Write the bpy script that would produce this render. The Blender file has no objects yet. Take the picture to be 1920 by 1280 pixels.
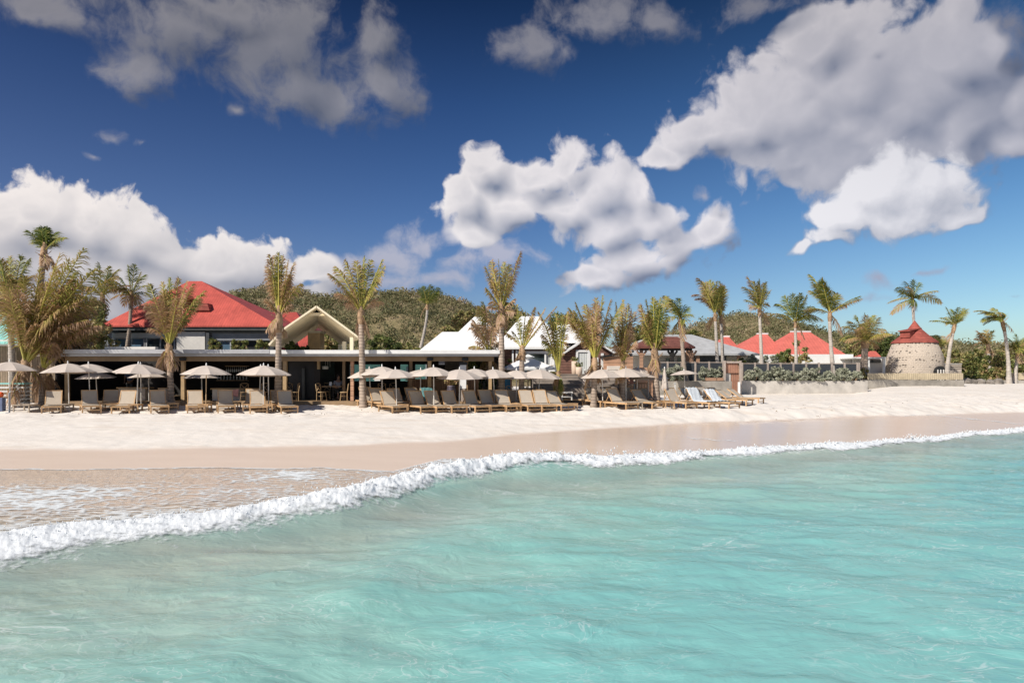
import bpy, math, random
import numpy as np
from mathutils import Vector, Matrix, Quaternion
random.seed(7); RNG = np.random.default_rng(7)
SC = bpy.context.scene
COL = SC.collection
R = math.radians
CAMH, HOR, F = 2.8, 695.0, 1280.0

# ---------------------------------------------------------------- camera
cd = bpy.data.cameras.new('camera'); cam = bpy.data.objects.new('camera', cd); COL.objects.link(cam)
cd.sensor_width = 36; cd.lens = 24; cd.shift_y = 55.0/1920
cd.clip_start = 0.1; cd.clip_end = 6000
cam.location = (0, 0, CAMH); cam.rotation_euler = (R(90), 0, 0)
SC.camera = cam
SC.view_settings.view_transform = 'Standard'; SC.view_settings.look = 'None'
SC.view_settings.exposure = 0.35; SC.view_settings.gamma = 1.0
SC.cycles.use_denoising = True
SC.cycles.max_bounces = 8; SC.cycles.transparent_max_bounces = 12
SC.cycles.diffuse_bounces = 2; SC.cycles.glossy_bounces = 3; SC.cycles.transmission_bounces = 4

# ---------------------------------------------------------------- sun
SUN_FROM = Vector((-0.58, -0.52, 0.70)).normalized()
sd = bpy.data.lights.new('sun', 'SUN'); sd.energy = 4.3; sd.angle = R(0.5); sd.color = (1.0, 0.945, 0.86)
so = bpy.data.objects.new('sun', sd); COL.objects.link(so)
so.location = (-60, -60, 90)
so.rotation_euler = (-SUN_FROM).to_track_quat('-Z', 'Y').to_euler()
SUN_EL = math.asin(SUN_FROM.z); SUN_ROT = math.atan2(SUN_FROM.x, SUN_FROM.y)

# ---------------------------------------------------------------- node helpers
def N(nt, typ, **kw):
    n = nt.nodes.new(typ)
    for k, v in kw.items():
        if k == 'inp':
            for kk, vv in v.items():
                s = n.inputs[kk]
                if hasattr(vv, 'is_linked'): nt.links.new(vv, s)
                else: s.default_value = vv
        else: setattr(n, k, v)
    return n
def MATH(nt, op, a, b=None, c=None, clamp=False):
    d = {0: a}
    if b is not None: d[1] = b
    if c is not None: d[2] = c
    n = N(nt, 'ShaderNodeMath', operation=op, inp=d); n.use_clamp = clamp
    return n.outputs[0]
def VM(nt, op, a, b=None, c=None):
    d = {0: a}
    if b is not None: d[1] = b
    if c is not None: d[2] = c
    n = N(nt, 'ShaderNodeVectorMath', operation=op, inp=d)
    return n.outputs['Value'] if op in ('LENGTH', 'DOT_PRODUCT') else n.outputs[0]
def MAPR(nt, v, a, b, c=0.0, d=1.0, smooth=True):
    n = N(nt, 'ShaderNodeMapRange', inp={'Value': v, 'From Min': a, 'From Max': b, 'To Min': c, 'To Max': d})
    n.interpolation_type = 'SMOOTHSTEP' if smooth else 'LINEAR'
    return n.outputs[0]
def MIXC(nt, f, a, b, mode='MIX'):
    n = N(nt, 'ShaderNodeMix', data_type='RGBA', blend_type=mode)
    for s, v in ((n.inputs[0], f), (n.inputs[6], a), (n.inputs[7], b)):
        if hasattr(v, 'is_linked'): nt.links.new(v, s)
        elif isinstance(v, (int, float)): s.default_value = v if s == n.inputs[0] else (v, v, v, 1)
        else: s.default_value = (*v, 1) if len(v) == 3 else v
    return n.outputs[2]
def RAMP(nt, f, stops, interp='LINEAR'):
    n = N(nt, 'ShaderNodeValToRGB', inp={0: f}); e = n.color_ramp.elements; n.color_ramp.interpolation = interp
    while len(e) < len(stops): e.new(0.5)
    for el, (p, c) in zip(e, stops): el.position = p; el.color = (*c, 1) if len(c) == 3 else c
    return n.outputs[0]
def NOISE(nt, vec, scale, detail=4, rough=0.55, dist=0.0, out='Fac'):
    d = {'Scale': scale, 'Detail': detail, 'Roughness': rough, 'Distortion': dist}
    if vec is not None: d['Vector'] = vec
    return N(nt, 'ShaderNodeTexNoise', inp=d).outputs[out]

# ---------------------------------------------------------------- world: Nishita sky with clouds by direction
w = bpy.data.worlds.new('World'); SC.world = w; w.use_nodes = True
nt = w.node_tree; nt.nodes.clear()
def azel(px, py):
    a = math.atan((px-960)/F); return a, math.atan((HOR-py)/F*math.cos(a))
GREY = [(800,455,60,34,.02),(745,492,80,34,.0),(730,535,80,26,.08),(655,500,50,28,.05),(870,485,70,32,.05),(930,470,60,30,.12),(1010,480,60,34,.24),(830,525,80,24,.14),(60,20,150,42),(330,50,190,75),(250,125,90,50),(520,80,180,85),(560,150,120,70),(640,190,95,55),(720,165,80,62),(700,80,55,48),(430,15,200,40),
        (1000,90,120,36,.16),(1130,50,150,56,.14),(1230,45,90,40,.2),(1060,110,80,30,.2),(1430,8,110,34,.2),(1900,50,80,70,.1),(1880,120,70,50,.1),
        (205,258,34,20,0.34),(250,266,45,14,0.42),(440,208,26,17,0.38),(180,290,24,10,0.45),
        (1310,372,22,18,0.30),(1395,375,50,16,0.40),(1635,522,55,26,0.36),(1740,505,48,11,0.38),(1630,560,60,20,0.46),(1900,565,45,10,0.40),(1480,565,60,12,0.55)]
BRIGHT = [(60,400,85,62),(10,430,80,75),(150,425,110,65),(240,455,95,55),(100,500,170,70),(300,480,70,40),(250,530,200,60),(400,505,150,48),(120,580,220,70),(380,560,170,45),(520,510,70,25),
          (600,510,60,28),(560,555,90,35),
          (905,320,40,32),(870,375,55,38),(960,385,95,42),(1000,330,55,32),(1060,305,42,34),(1110,360,70,60),(1050,395,70,42),(1190,370,42,38),(1220,410,55,36),(1140,430,58,38),
          (1330,425,45,36),(1260,455,65,34),(1200,485,95,38),(1130,520,78,26),(890,440,60,34),
          (1480,150,62,52),(1530,90,62,48,-.3),(1610,75,40,28),(1400,230,75,46,-.3),(1320,250,70,40),(1260,295,45,16),(1500,215,120,80,-.3),(1600,170,130,95,-.3),(1720,180,140,100,-.3),(1620,270,160,65,-.3),(1460,290,95,46),(1780,120,95,70,-.3),(1850,90,80,70),(1800,240,75,70,-.3),(1880,280,62,36),(1910,200,40,60),
          (1690,285,120,40,-.2),(1560,240,150,70,-.3),(1660,220,150,80,-.3)]
FRONT = [(1720,345,84,50,-.15),(1770,335,50,36,-.1),(1650,360,70,44,-.15),(1600,405,70,42,-.1),(1555,448,55,24),(1690,405,90,36,-.1),(1790,405,55,18),(1505,463,24,12)]
def density_group():
    g = bpy.data.node_groups.new('cloud_density', 'ShaderNodeTree')
    g.interface.new_socket('UV', in_out='INPUT', socket_type='NodeSocketVector')
    for o_ in ('Density', 'Grey', 'Smooth', 'Front'): g.interface.new_socket(o_, in_out='OUTPUT', socket_type='NodeSocketFloat')
    i = g.nodes.new('NodeGroupInput'); o = g.nodes.new('NodeGroupOutput'); uv = i.outputs[0]
    wn = N(g, 'ShaderNodeTexNoise', noise_dimensions='2D', inp={'Vector': uv, 'Scale': 11.0, 'Detail': 3.0, 'Roughness': .5})
    wv = VM(g, 'MULTIPLY_ADD', wn.outputs['Color'], (0.05, 0.04, 0), (-0.025, -0.02, 0))
    p = VM(g, 'ADD', uv, wv)
    def field(bl):
        m = None
        for (cx, cy, rx, ry, *bi) in bl:
            a, e = azel(cx, cy)
            ra = rx/F*math.cos(a)**2; re = ry/F*math.cos(a)
            l = VM(g, 'LENGTH', VM(g, 'MULTIPLY_ADD', p, (1/ra, 1/re, 0), (-a/ra, -e/re, 0)))
            l = MATH(g, 'MULTIPLY_ADD', l, 0.7, bi[0] if bi else 0.0)
            if m is None: m = l
            else: m = MATH(g, 'SMOOTH_MIN', m, l, 0.18)
        return m
    mg, mb, mf = field(GREY), field(BRIGHT), field(FRONT)
    n1 = N(g, 'ShaderNodeTexNoise', noise_dimensions='2D', inp={'Vector': p, 'Scale': 15.0, 'Detail': 8.0, 'Roughness': .6, 'Lacunarity': 2.1}).outputs[0]
    # rounded cauliflower billows for the bright cumulus, wispy fbm for the high grey ones
    vo = N(g, 'ShaderNodeTexVoronoi', voronoi_dimensions='2D', feature='F1', inp={'Vector': p, 'Scale': 24.0, 'Detail': 2.0, 'Roughness': .5}).outputs['Distance']
    nb = MATH(g, 'ADD', MATH(g, 'MULTIPLY', n1, 1.15), MATH(g, 'MULTIPLY', vo, -0.42))
    db = MATH(g, 'ADD', MATH(g, 'SUBTRACT', .86, mb), MATH(g, 'MULTIPLY', MATH(g, 'SUBTRACT', nb, .16), .95))
    dg = MATH(g, 'ADD', MATH(g, 'SUBTRACT', .86, mg), MATH(g, 'MULTIPLY', MATH(g, 'SUBTRACT', n1, .50), 1.7))
    g.links.new(MATH(g, 'MAXIMUM', db, dg), o.inputs[0])
    g.links.new(MATH(g, 'ADD', MATH(g, 'SUBTRACT', .86, mf), MATH(g, 'MULTIPLY', MATH(g, 'SUBTRACT', nb, .16), .95)), o.inputs[3])
    g.links.new(MAPR(g, MATH(g, 'SUBTRACT', mg, mb), -.25, .25, 1, 0), o.inputs[1])
    g.links.new(MATH(g, 'ADD', MATH(g, 'MULTIPLY', MATH(g, 'MINIMUM', mg, mb), -1.0), MATH(g, 'MULTIPLY', wn.outputs[0], .16)), o.inputs[2])
    return g
tc = N(nt, 'ShaderNodeTexCoord'); sep = N(nt, 'ShaderNodeSeparateXYZ', inp={0: tc.outputs['Generated']})
az = MATH(nt, 'ARCTAN2', sep.outputs[0], sep.outputs[1]); el = MATH(nt, 'ARCSINE', sep.outputs[2])
uv = N(nt, 'ShaderNodeCombineXYZ', inp={0: az, 1: el, 2: 0.0}).outputs[0]
dg_ = density_group()
g1 = N(nt, 'ShaderNodeGroup', node_tree=dg_, inp={0: uv})
g2 = N(nt, 'ShaderNodeGroup', node_tree=dg_, inp={0: VM(nt, 'ADD', uv, (-0.022, 0.026, 0))})
D = g1.outputs[0]
grey = g1.outputs[1]
alphaB = MAPR(nt, D, 0.02, MAPR(nt, az, -.6, .4, .22, .45)); alphaG = MAPR(nt, D, 0.02, 0.75)
alpha = MATH(nt, 'ADD', MATH(nt, 'MULTIPLY', alphaG, grey), MATH(nt, 'MULTIPLY', alphaB, MATH(nt, 'SUBTRACT', 1.0, grey)))
alpha = MATH(nt, 'MULTIPLY', alpha, MATH(nt, 'MULTIPLY_ADD', grey, -.12, .97))
DF = g1.outputs[3]; alphaF = MAPR(nt, DF, .05, .50)
litF = MATH(nt, 'MULTIPLY_ADD', MATH(nt, 'SUBTRACT', DF, g2.outputs[3]), .50, .74, clamp=True)
lit = MATH(nt, 'ADD', MATH(nt, 'MULTIPLY_ADD', MATH(nt, 'SUBTRACT', D, g2.outputs[0]), 0.20, 0.60), MATH(nt, 'MULTIPLY', MATH(nt, 'SUBTRACT', g1.outputs[2], g2.outputs[2]), .95), clamp=True)
thin = MAPR(nt, D, .1, 1.2, 1.0, .70)
lit = MATH(nt, 'MULTIPLY', lit, thin)
cb = MIXC(nt, lit, (.26, .30, .40), (1.06, 1.0, .98))
cg = MIXC(nt, lit, (.12, .145, .21), (.47, .46, .50))
cg = MIXC(nt, MAPR(nt, el, .34, .16), cg, (.60, .60, .70))
ccol = MIXC(nt, grey, cb, cg)
ccol = MIXC(nt, alphaF, ccol, MIXC(nt, litF, (.34, .38, .47), (1.12, 1.08, 1.05)))
alpha = MATH(nt, 'MAXIMUM', alpha, MATH(nt, 'MULTIPLY', alphaF, .97))
# far left cumulus is the brightest, the right-hand mass is duller
ccol = MIXC(nt, 1.0, ccol, RAMP(nt, MAPR(nt, az, -.65, .65, smooth=False), [(0, (.86, .845, .83)), (.28, (.85, .85, .845)), (.6, (.86, .87, .91)), (1, (.66, .68, .75))]), 'MULTIPLY')
ccol = MIXC(nt, 1.0, ccol, RAMP(nt, MAPR(nt, el, 0, .5, smooth=False), [(0, (.70, .71, .76)), (.22, (.84, .85, .88)), (.40, (1, 1, 1)), (.5, (.97, .97, .97)), (.75, (.80, .80, .81)), (1, (.70, .69, .68))]), 'MULTIPLY')
sky = N(nt, 'ShaderNodeTexSky', sky_type='NISHITA'); sky.sun_disc = False
sky.sun_elevation = SUN_EL; sky.sun_rotation = SUN_ROT; sky.altitude = 0; sky.air_density = 1.0; sky.dust_density = .6; sky.ozone_density = 2.0
SKYS = 0.10
# polarised tropical sky: deep blue aloft, lighter and greener to the right and low down
pol = RAMP(nt, MAPR(nt, el, -.02, .50, smooth=False), [(0, (.60, .61, .67)), (.16, (.56, .62, .75)), (.45, (.35, .465, .64)), (.75, (.19, .30, .46)), (1, (.075, .14, .235))])
pol = MIXC(nt, MAPR(nt, el, .56, .95), pol, (.42, .52, .66))
skyc = MIXC(nt, 1.0, sky.outputs[0], pol, 'MULTIPLY')
azr = RAMP(nt, MAPR(nt, az, -.7, .7, smooth=False), [(0, (.92, .80, .86)), (.45, (.8, .86, .95)), (1, (1.15, 1.3, 1.18))])
skyc = MIXC(nt, 1.0, skyc, azr, 'MULTIPLY')
cl = MIXC(nt, 1.0, ccol, (.80/SKYS,)*3, 'MULTIPLY')
fin = MIXC(nt, alpha, skyc, cl)
bg = N(nt, 'ShaderNodeBackground', inp={0: fin, 1: SKYS})
wo = N(nt, 'ShaderNodeOutputWorld', inp={0: bg.outputs[0]})
w.cycles.sampling_method = 'MANUAL'; w.cycles.sample_map_resolution = 512

# ---------------------------------------------------------------- helpers: materials
def attr(nt, name): return N(nt, 'ShaderNodeAttribute', attribute_name=name).outputs['Fac']
def mat(name, col, rough=.7, var=.18, scale=6.0, bump=.0, bscale=None, spec=.4, metal=0.0, stripes=None, trans=0.0, rnd=0.12):
    """plain procedural material: base colour with noise variation, optional stripes (axis, scale, depth, dark)"""
    m = bpy.data.materials.new(name); m.use_nodes = True; nt = m.node_tree; b = nt.nodes['Principled BSDF']
    tc = N(nt, 'ShaderNodeTexCoord'); oi = N(nt, 'ShaderNodeObjectInfo')
    vec = VM(nt, 'ADD', tc.outputs['Object'], VM(nt, 'SCALE', oi.outputs['Location'], None) if False else oi.outputs['Location'])
    n = NOISE(nt, vec, scale, 5, .6)
    n2 = NOISE(nt, vec, scale*.17+.2, 3)
    f = MATH(nt, 'ADD', MATH(nt, 'MULTIPLY', n, .6), MATH(nt, 'MULTIPLY', n2, .4))
    lo = tuple(c*(1-var*1.6) for c in col); hi = tuple(min(1, c*(1+var*1.2)) for c in col)
    c = MIXC(nt, MAPR(nt, f, .3, .7), lo, hi)
    if rnd: c = MIXC(nt, 1.0, c, RAMP(nt, oi.outputs['Random'], [(0, (1-rnd,)*3), (1, (1+rnd,)*3)]), 'MULTIPLY')
    h = n
    if stripes:
        ax, sc_, dep, dark = stripes
        sx = N(nt, 'ShaderNodeSeparateXYZ', inp={0: tc.outputs['Object']}).outputs['XYZ'.index(ax)]
        fr = MATH(nt, 'FRACT', MATH(nt, 'MULTIPLY', sx, sc_))
        gap = MAPR(nt, MATH(nt, 'ABSOLUTE', MATH(nt, 'SUBTRACT', fr, .5)), .36, .5, 0, 1)
        wn = N(nt, 'ShaderNodeTexWhiteNoise', noise_dimensions='1D', inp={'W': MATH(nt, 'FLOOR', MATH(nt, 'MULTIPLY', sx, sc_))}).outputs[0]
        c = MIXC(nt, MATH(nt, 'MULTIPLY', wn, var*1.5, clamp=True), c, lo)
        c = MIXC(nt, MATH(nt, 'MULTIPLY', gap, dark), c, (col[0]*.25, col[1]*.25, col[2]*.25))
        bm = N(nt, 'ShaderNodeBump', inp={'Strength': dep, 'Distance': .03, 'Height': MATH(nt, 'SUBTRACT', 1.0, gap)})
        nt.links.new(bm.outputs[0], b.inputs['Normal'])
    elif bump:
        hb = NOISE(nt, vec, bscale or scale*3, 4)
        bm = N(nt, 'ShaderNodeBump', inp={'Strength': bump, 'Distance': .03, 'Height': hb})
        nt.links.new(bm.outputs[0], b.inputs['Normal'])
    nt.links.new(c, b.inputs['Base Color'])
    b.inputs['Roughness'].default_value = rough; b.inputs['Metallic'].default_value = metal
    b.inputs['Specular IOR Level'].default_value = spec
    if trans:
        out = nt.nodes['Material Output']; tr = N(nt, 'ShaderNodeBsdfTranslucent', inp={0: c})
        mx = N(nt, 'ShaderNodeMixShader', inp={0: trans, 1: b.outputs[0], 2: tr.outputs[0]})
        nt.links.new(mx.outputs[0], out.inputs[0])
    return m

# ---------------------------------------------------------------- helpers: meshes and objects
def link(o, parent=None):
    COL.objects.link(o)
    if parent is not None: o.parent = parent
    return o
def tag(o, label=None, cat=None, group=None, kind=None):
    if label: o['label'] = label
    if cat: o['category'] = cat
    if group: o['group'] = group
    if kind: o['kind'] = kind
    return o
def thing(name, label, cat, loc=(0, 0, 0), rz=0.0, group=None):
    o = bpy.data.objects.new(name, None); COL.objects.link(o); o.empty_display_size = .2
    o.location = loc; o.rotation_euler = (0, 0, rz)
    return tag(o, label, cat, group)
def copy_tree(o, parent=None):
    c = o.copy(); COL.objects.link(c); c.parent = parent
    for ch in list(o.children): copy_tree(ch, c)
    return c
def np_mesh(name, V, faces, material=None, attrs=None, smooth=False, parent=None):
    """faces: list of arrays (n,k)"""
    me = bpy.data.meshes.new(name)
    V = np.asarray(V, dtype=np.float32); me.vertices.add(len(V)); me.vertices.foreach_set('co', V.ravel())
    idx = np.concatenate([np.asarray(f, dtype=np.int32).ravel() for f in faces])
    tot = np.concatenate([np.full(len(f), np.asarray(f).shape[1], dtype=np.int32) for f in faces])
    st = np.concatenate([[0], np.cumsum(tot)[:-1]]).astype(np.int32)
    me.loops.add(len(idx)); me.loops.foreach_set('vertex_index', idx)
    me.polygons.add(len(tot)); me.polygons.foreach_set('loop_start', st); me.polygons.foreach_set('loop_total', tot)
    if smooth: me.polygons.foreach_set('use_smooth', np.ones(len(tot), dtype=bool))
    for k, v in (attrs or {}).items():
        a = me.attributes.new(k, 'FLOAT', 'POINT'); a.data.foreach_set('value', np.asarray(v, dtype=np.float32))
    me.update(); me.validate()
    if material: me.materials.append(material)
    o = bpy.data.objects.new(name, me)
    return link(o, parent)
class MB:
    """collects simple solids into ONE mesh"""
    def __init__(s): s.v = []; s.f = []; s.sm = []
    def add(s, vs, fs, smooth=False):
        k = len(s.v); s.v += [tuple(v) for v in vs]; s.f += [tuple(i+k for i in f) for f in fs]; s.sm += [smooth]*len(fs); return s
    def box(s, c, d, rz=0.0, rx=0.0):
        c = Vector(c); M = Matrix.Rotation(rz, 3, 'Z') @ Matrix.Rotation(rx, 3, 'X')
        vs = [c + M @ Vector((x*d[0]/2, y*d[1]/2, z*d[2]/2)) for x in (-1, 1) for y in (-1, 1) for z in (-1, 1)]
        return s.add(vs, [(0, 1, 3, 2), (4, 6, 7, 5), (0, 4, 5, 1), (2, 3, 7, 6), (0, 2, 6, 4), (1, 5, 7, 3)])
    def span(s, a, b): return s.box([(p+q)/2 for p, q in zip(a, b)], [abs(q-p) for p, q in zip(a, b)])
    def bar(s, a, b, w_, h=None):
        a, b = Vector(a), Vector(b); h = h or w_; t = (b-a).normalized()
        up = Vector((0, 0, 1)) if abs(t.z) < .95 else Vector((0, 1, 0))
        x = t.cross(up).normalized(); y = x.cross(t).normalized(); vs = []
        for p in (a, b):
            for i, j in ((-1, -1), (1, -1), (1, 1), (-1, 1)): vs.append(p + x*w_/2*i + y*h/2*j)
        return s.add(vs, [(0, 3, 2, 1), (4, 5, 6, 7), (0, 1, 5, 4), (1, 2, 6, 5), (2, 3, 7, 6), (3, 0, 4, 7)])
    def tube(s, pts, rad, n=8, cap=True):
        pts = [Vector(p) for p in pts]; rad = rad if hasattr(rad, '__len__') else [rad]*len(pts); vs = []; fs = []
        for i, p in enumerate(pts):
            t = (pts[min(i+1, len(pts)-1)] - pts[max(i-1, 0)]).normalized()
            up = Vector((0, 1, 0)) if abs(t.y) < .9 else Vector((1, 0, 0))
            x = t.cross(up).normalized(); y = t.cross(x)
            for k in range(n):
                a = 2*math.pi*k/n; vs.append(p + (x*math.cos(a) + y*math.sin(a))*rad[i])
        for i in range(len(pts)-1):
            for k in range(n): fs.append((i*n+k, i*n+(k+1) % n, (i+1)*n+(k+1) % n, (i+1)*n+k))
        s.add(vs, fs, True)
        if cap: s.add(vs[:n], [tuple(range(n))]); s.add(vs[-n:], [tuple(range(n))[::-1]])
        return s
    def lathe(s, c, prof, n=16, smooth=True):
        vs = []; fs = []
        for r_, z in prof:
            for k in range(n): a = 2*math.pi*k/n; vs.append((c[0]+r_*math.cos(a), c[1]+r_*math.sin(a), c[2]+z))
        for i in range(len(prof)-1):
            for k in range(n): fs.append((i*n+k, i*n+(k+1) % n, (i+1)*n+(k+1) % n, (i+1)*n+k))
        return s.add(vs, fs, smooth)
    def slab(s, pts, th):
        """polygon (any plane) given thickness th along -z"""
        n = len(pts); vs = [Vector(p) for p in pts] + [Vector(p) - Vector((0, 0, th)) for p in pts]
        fs = [tuple(range(n)), tuple(range(n, 2*n))[::-1]] + [(i, i+n, (i+1) % n+n, (i+1) % n) for i in range(n)]
        return s.add(vs, fs)
    def prism(s, poly, a, b, axis='Y'):
        """closed polygon in XZ (or YZ) extruded between a and b"""
        n = len(poly); P = (lambda u, v, t: (u, t, v)) if axis == 'Y' else ((lambda u, v, t: (t, u, v)) if axis == 'X' else (lambda u, v, t: (u, v, t)))
        vs = [P(u, v, a) for u, v in poly] + [P(u, v, b) for u, v in poly]
        return s.add(vs, [tuple(range(n)), tuple(range(n, 2*n))[::-1]] + [(i, i+n, (i+1) % n+n, (i+1) % n) for i in range(n)])
    def build(s, name, material, parent=None, bevel=0.0):
        me = bpy.data.meshes.new(name); me.from_pydata(s.v, [], s.f); me.materials.append(material)
        me.polygons.foreach_set('use_smooth', s.sm); me.update()
        import bmesh
        bm = bmesh.new(); bm.from_mesh(me); bmesh.ops.recalc_face_normals(bm, faces=bm.faces)
        bm.to_mesh(me); bm.free()
        o = bpy.data.objects.new(name, me); link(o, parent)
        if bevel:
            md = o.modifiers.new('bevel', 'BEVEL'); md.width = bevel; md.segments = 2; md.limit_method = 'ANGLE'
        return o
def W(px, py, Y): return Vector(((px-960)/F*Y, Y, CAMH + (HOR-py)/F*Y))
def WX(px, Y): return (px-960)/F*Y
def WZ(py, Y): return CAMH + (HOR-py)/F*Y

# ---------------------------------------------------------------- numpy noise
def _hash(i, j, seed):
    h = (i.astype(np.int64)*374761393 + j.astype(np.int64)*668265263 + seed*1442695041) & 0x7fffffff
    h = ((h ^ (h >> 13))*1274126177) & 0x7fffffff
    return ((h ^ (h >> 16)) & 0xffff)/65535.0
def vnoise(x, y, seed=0):
    xi = np.floor(x); yi = np.floor(y); fx = x-xi; fy = y-yi
    fx = fx*fx*fx*(fx*(fx*6-15)+10); fy = fy*fy*fy*(fy*(fy*6-15)+10)
    a = _hash(xi, yi, seed); b = _hash(xi+1, yi, seed); c = _hash(xi, yi+1, seed); d = _hash(xi+1, yi+1, seed)
    return (a*(1-fx)+b*fx)*(1-fy) + (c*(1-fx)+d*fx)*fy
def fbm(x, y, oct=4, seed=0, gain=.5):
    s = 0; a = 1; t = 0
    for k in range(oct):
        s = s + a*vnoise(x*2**k+13.7*k, y*2**k-7.3*k, seed+k); t += a; a *= gain
    return s/t
def sstep(a, b, x): t = np.clip((x-a)/(b-a), 0, 1); return t*t*(3-2*t)
# ================================================================ SETTING: beach, sea, hills
PXT = np.array([-900, -300, 0, 410, 640, 820, 960, 1200, 1400, 1600, 1680, 1750, 1920, 2300, 3000], float)
def tabY(pys, zs):
    pys = np.array(pys, float); zs = np.broadcast_to(np.array(zs, float), pys.shape)
    return (CAMH - zs)*F/(pys - HOR), zs
UT = (PXT-960)/F
Yw, Zw = tabY([1210, 1115, 1058, 1010, 972, 926, 900, 882, 866, 849, 840, 832, 817, 796, 781], .0)          # front of the breaking foam
Yd, Zd = tabY([860, 846, 840, 838, 833, 826, 812, 798, 787, 781, 779, 777, 772, 766, 760], [.36]*6 + [.40, .44, .48, .5, .5, .5, .5, .5, .5])
Yb, Zb = tabY([776, 775, 775, 774, 773, 772, 771, 769, 766, 761, 759, 757, 754, 750, 748], [.86]*6 + [.88, .9, .92, .92, .92, .92, .92, .95, .95])
Yk, Zk = tabY([758, 758, 758, 758, 758, 757, 755, 745, 738, 737, 720, 720, 719, 719, 718], [1.06]*6 + [1.06, 1.08, 1.1, 1.14, 1.70, 1.70, 1.70, 1.7, 1.7])
def ground_z(X, Y):
    u = X/np.maximum(Y, .5)
    yw, yd, yb, yk = [np.interp(u, UT, t) for t in (Yw, Yd, Yb, Yk)]
    zd, zb, zk = [np.interp(u, UT, t) for t in (Zd, Zb, Zk)]
    q = yw + 1.6
    yd = np.maximum(yd, q+.5)
    z = np.where(Y < q, -.12 + np.maximum((Y-q)*.085, -1.55 - .012*np.maximum(0, q-Y)), 0)
    t = np.clip((Y-q)/(yd-q), 0, 1); z = np.where((Y >= q) & (Y < yd), -.12 + (zd+.12)*t, z)
    t = np.clip((Y-yd)/np.maximum(yb-yd, .3), 0, 1); z = np.where((Y >= yd) & (Y < yb), zd + (zb-zd)*(1-(1-t)**1.6), z)
    t = np.clip((Y-yb)/np.maximum(yk-yb, .3), 0, 1); z = np.where(Y >= yb, zb + (zk-zb)*t, z)
    return z
def gz(x, y): return float(ground_z(np.array([x]), np.array([y]))[0])
def wetness(X, Y):
    u = X/np.maximum(Y, .5); yd = np.interp(u, UT, Yd)
    edge = yd + .9*(fbm(X*.23, Y*.0+3, 3, 5)-.5) + .25*(fbm(X*1.1, Y*.3, 3, 9)-.5)
    return 1-sstep(-.55, .25, Y-edge)
def axis(fine, lo, hi, far):
    a = np.arange(lo, hi, fine); ext = []
    d = fine; x = hi
    while x < far: d *= 1.25; x += d; ext.append(x)
    extn = []; d = fine; x = lo
    while x > -far: d *= 1.25; x -= d; extn.append(x)
    return np.concatenate([extn[::-1], a, ext])
gx = axis(.16, -34, 56, 3500); gy = axis(.16, 3, 48, 3500)
GX, GY = np.meshgrid(gx, gy)
GZ = ground_z(GX, np.maximum(GY, .5)) 
GZ = np.where(GY < 3, GZ, GZ)
dry = 1-wetness(GX, np.maximum(GY, .5))
GZ = GZ + dry*((fbm(GX*.7, GY*.7, 4, 21)-.5)*.07 + (fbm(GX*2.6, GY*2.6, 3, 31)-.5)*.05)*(np.abs(GX) < 120)
# trampled sand along the row of loungers
ybg = np.interp(GX/np.maximum(GY, .5), UT, Yb); band = sstep(-3.4, -1.8, GY-ybg)*sstep(9, 4, GY-ybg)*(np.abs(GX) < 60)
GZ = GZ + band*((fbm(GX*1.6, GY*1.6, 2, 61)-.5)*.10 + (fbm(GX*3.1, GY*3.1, 2, 62)-.5)*.11)
def quads(nx, ny):
    i = np.arange(nx*ny).reshape(ny, nx)
    return np.stack([i[:-1, :-1].ravel(), i[:-1, 1:].ravel(), i[1:, 1:].ravel(), i[1:, :-1].ravel()], 1)
shiny = sstep(-6, 1, GX - .1*GY)*sstep(40, 10, GX)
m = bpy.data.materials.new('beach_sand'); m.use_nodes = True; nt = m.node_tree; b = nt.nodes['Principled BSDF']
geo = N(nt, 'ShaderNodeNewGeometry'); P = geo.outputs['Position']
wet = attr(nt, 'wet'); shn = attr(nt, 'shiny'); dep = attr(nt, 'deep')
n1 = NOISE(nt, P, .55, 5, .6); n2 = NOISE(nt, P, 14.0, 4, .65); n3 = NOISE(nt, VM(nt, 'MULTIPLY', P, (.25, 1.3, 1)), 1.2, 4)
c = MIXC(nt, n1, (.68, .61, .535), (.79, .735, .67))
c = MIXC(nt, MAPR(nt, n3, .5, .75, 0, .45), c, (.60, .49, .385))
c = MIXC(nt, MAPR(nt, n2, .62, .75, 0, .5), c, (.45, .36, .28))
cw = MIXC(nt, n3, (.63, .495, .395), (.72, .58, .475))
c = MIXC(nt, wet, c, cw)
c = MIXC(nt, dep, c, (.80, .72, .56))
nt.links.new(c, b.inputs['Base Color'])
r_ = MATH(nt, 'MULTIPLY', wet, MATH(nt, 'MULTIPLY_ADD', shn, .30, .42))
nt.links.new(MATH(nt, 'SUBTRACT', .9, r_), b.inputs['Roughness'])
nt.links.new(MATH(nt, 'MULTIPLY_ADD', wet, .22, .2), b.inputs['Specular IOR Level'])
fp = N(nt, 'ShaderNodeTexVoronoi', feature='SMOOTH_F1', inp={'Vector': VM(nt, 'MULTIPLY', P, (1, 1, .2)), 'Scale': 2.6, 'Smoothness': .6}).outputs['Distance']
hb = MATH(nt, 'ADD', MATH(nt, 'MULTIPLY', n2, .35), MATH(nt, 'MULTIPLY', fp, .55))
bm = N(nt, 'ShaderNodeBump', inp={'Strength': MATH(nt, 'MULTIPLY_ADD', wet, -.42, .45), 'Distance': .07, 'Height': hb})
nt.links.new(bm.outputs[0], b.inputs['Normal'])
ground = np_mesh('beach_sand', np.stack([GX.ravel(), GY.ravel(), GZ.ravel()], 1), [quads(len(gx), len(gy))], m,
                 {'wet': (1-dry).ravel(), 'shiny': shiny.ravel(), 'deep': sstep(.0, -.35, GZ).ravel()}, True)
tag(ground, kind='structure')

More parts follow.
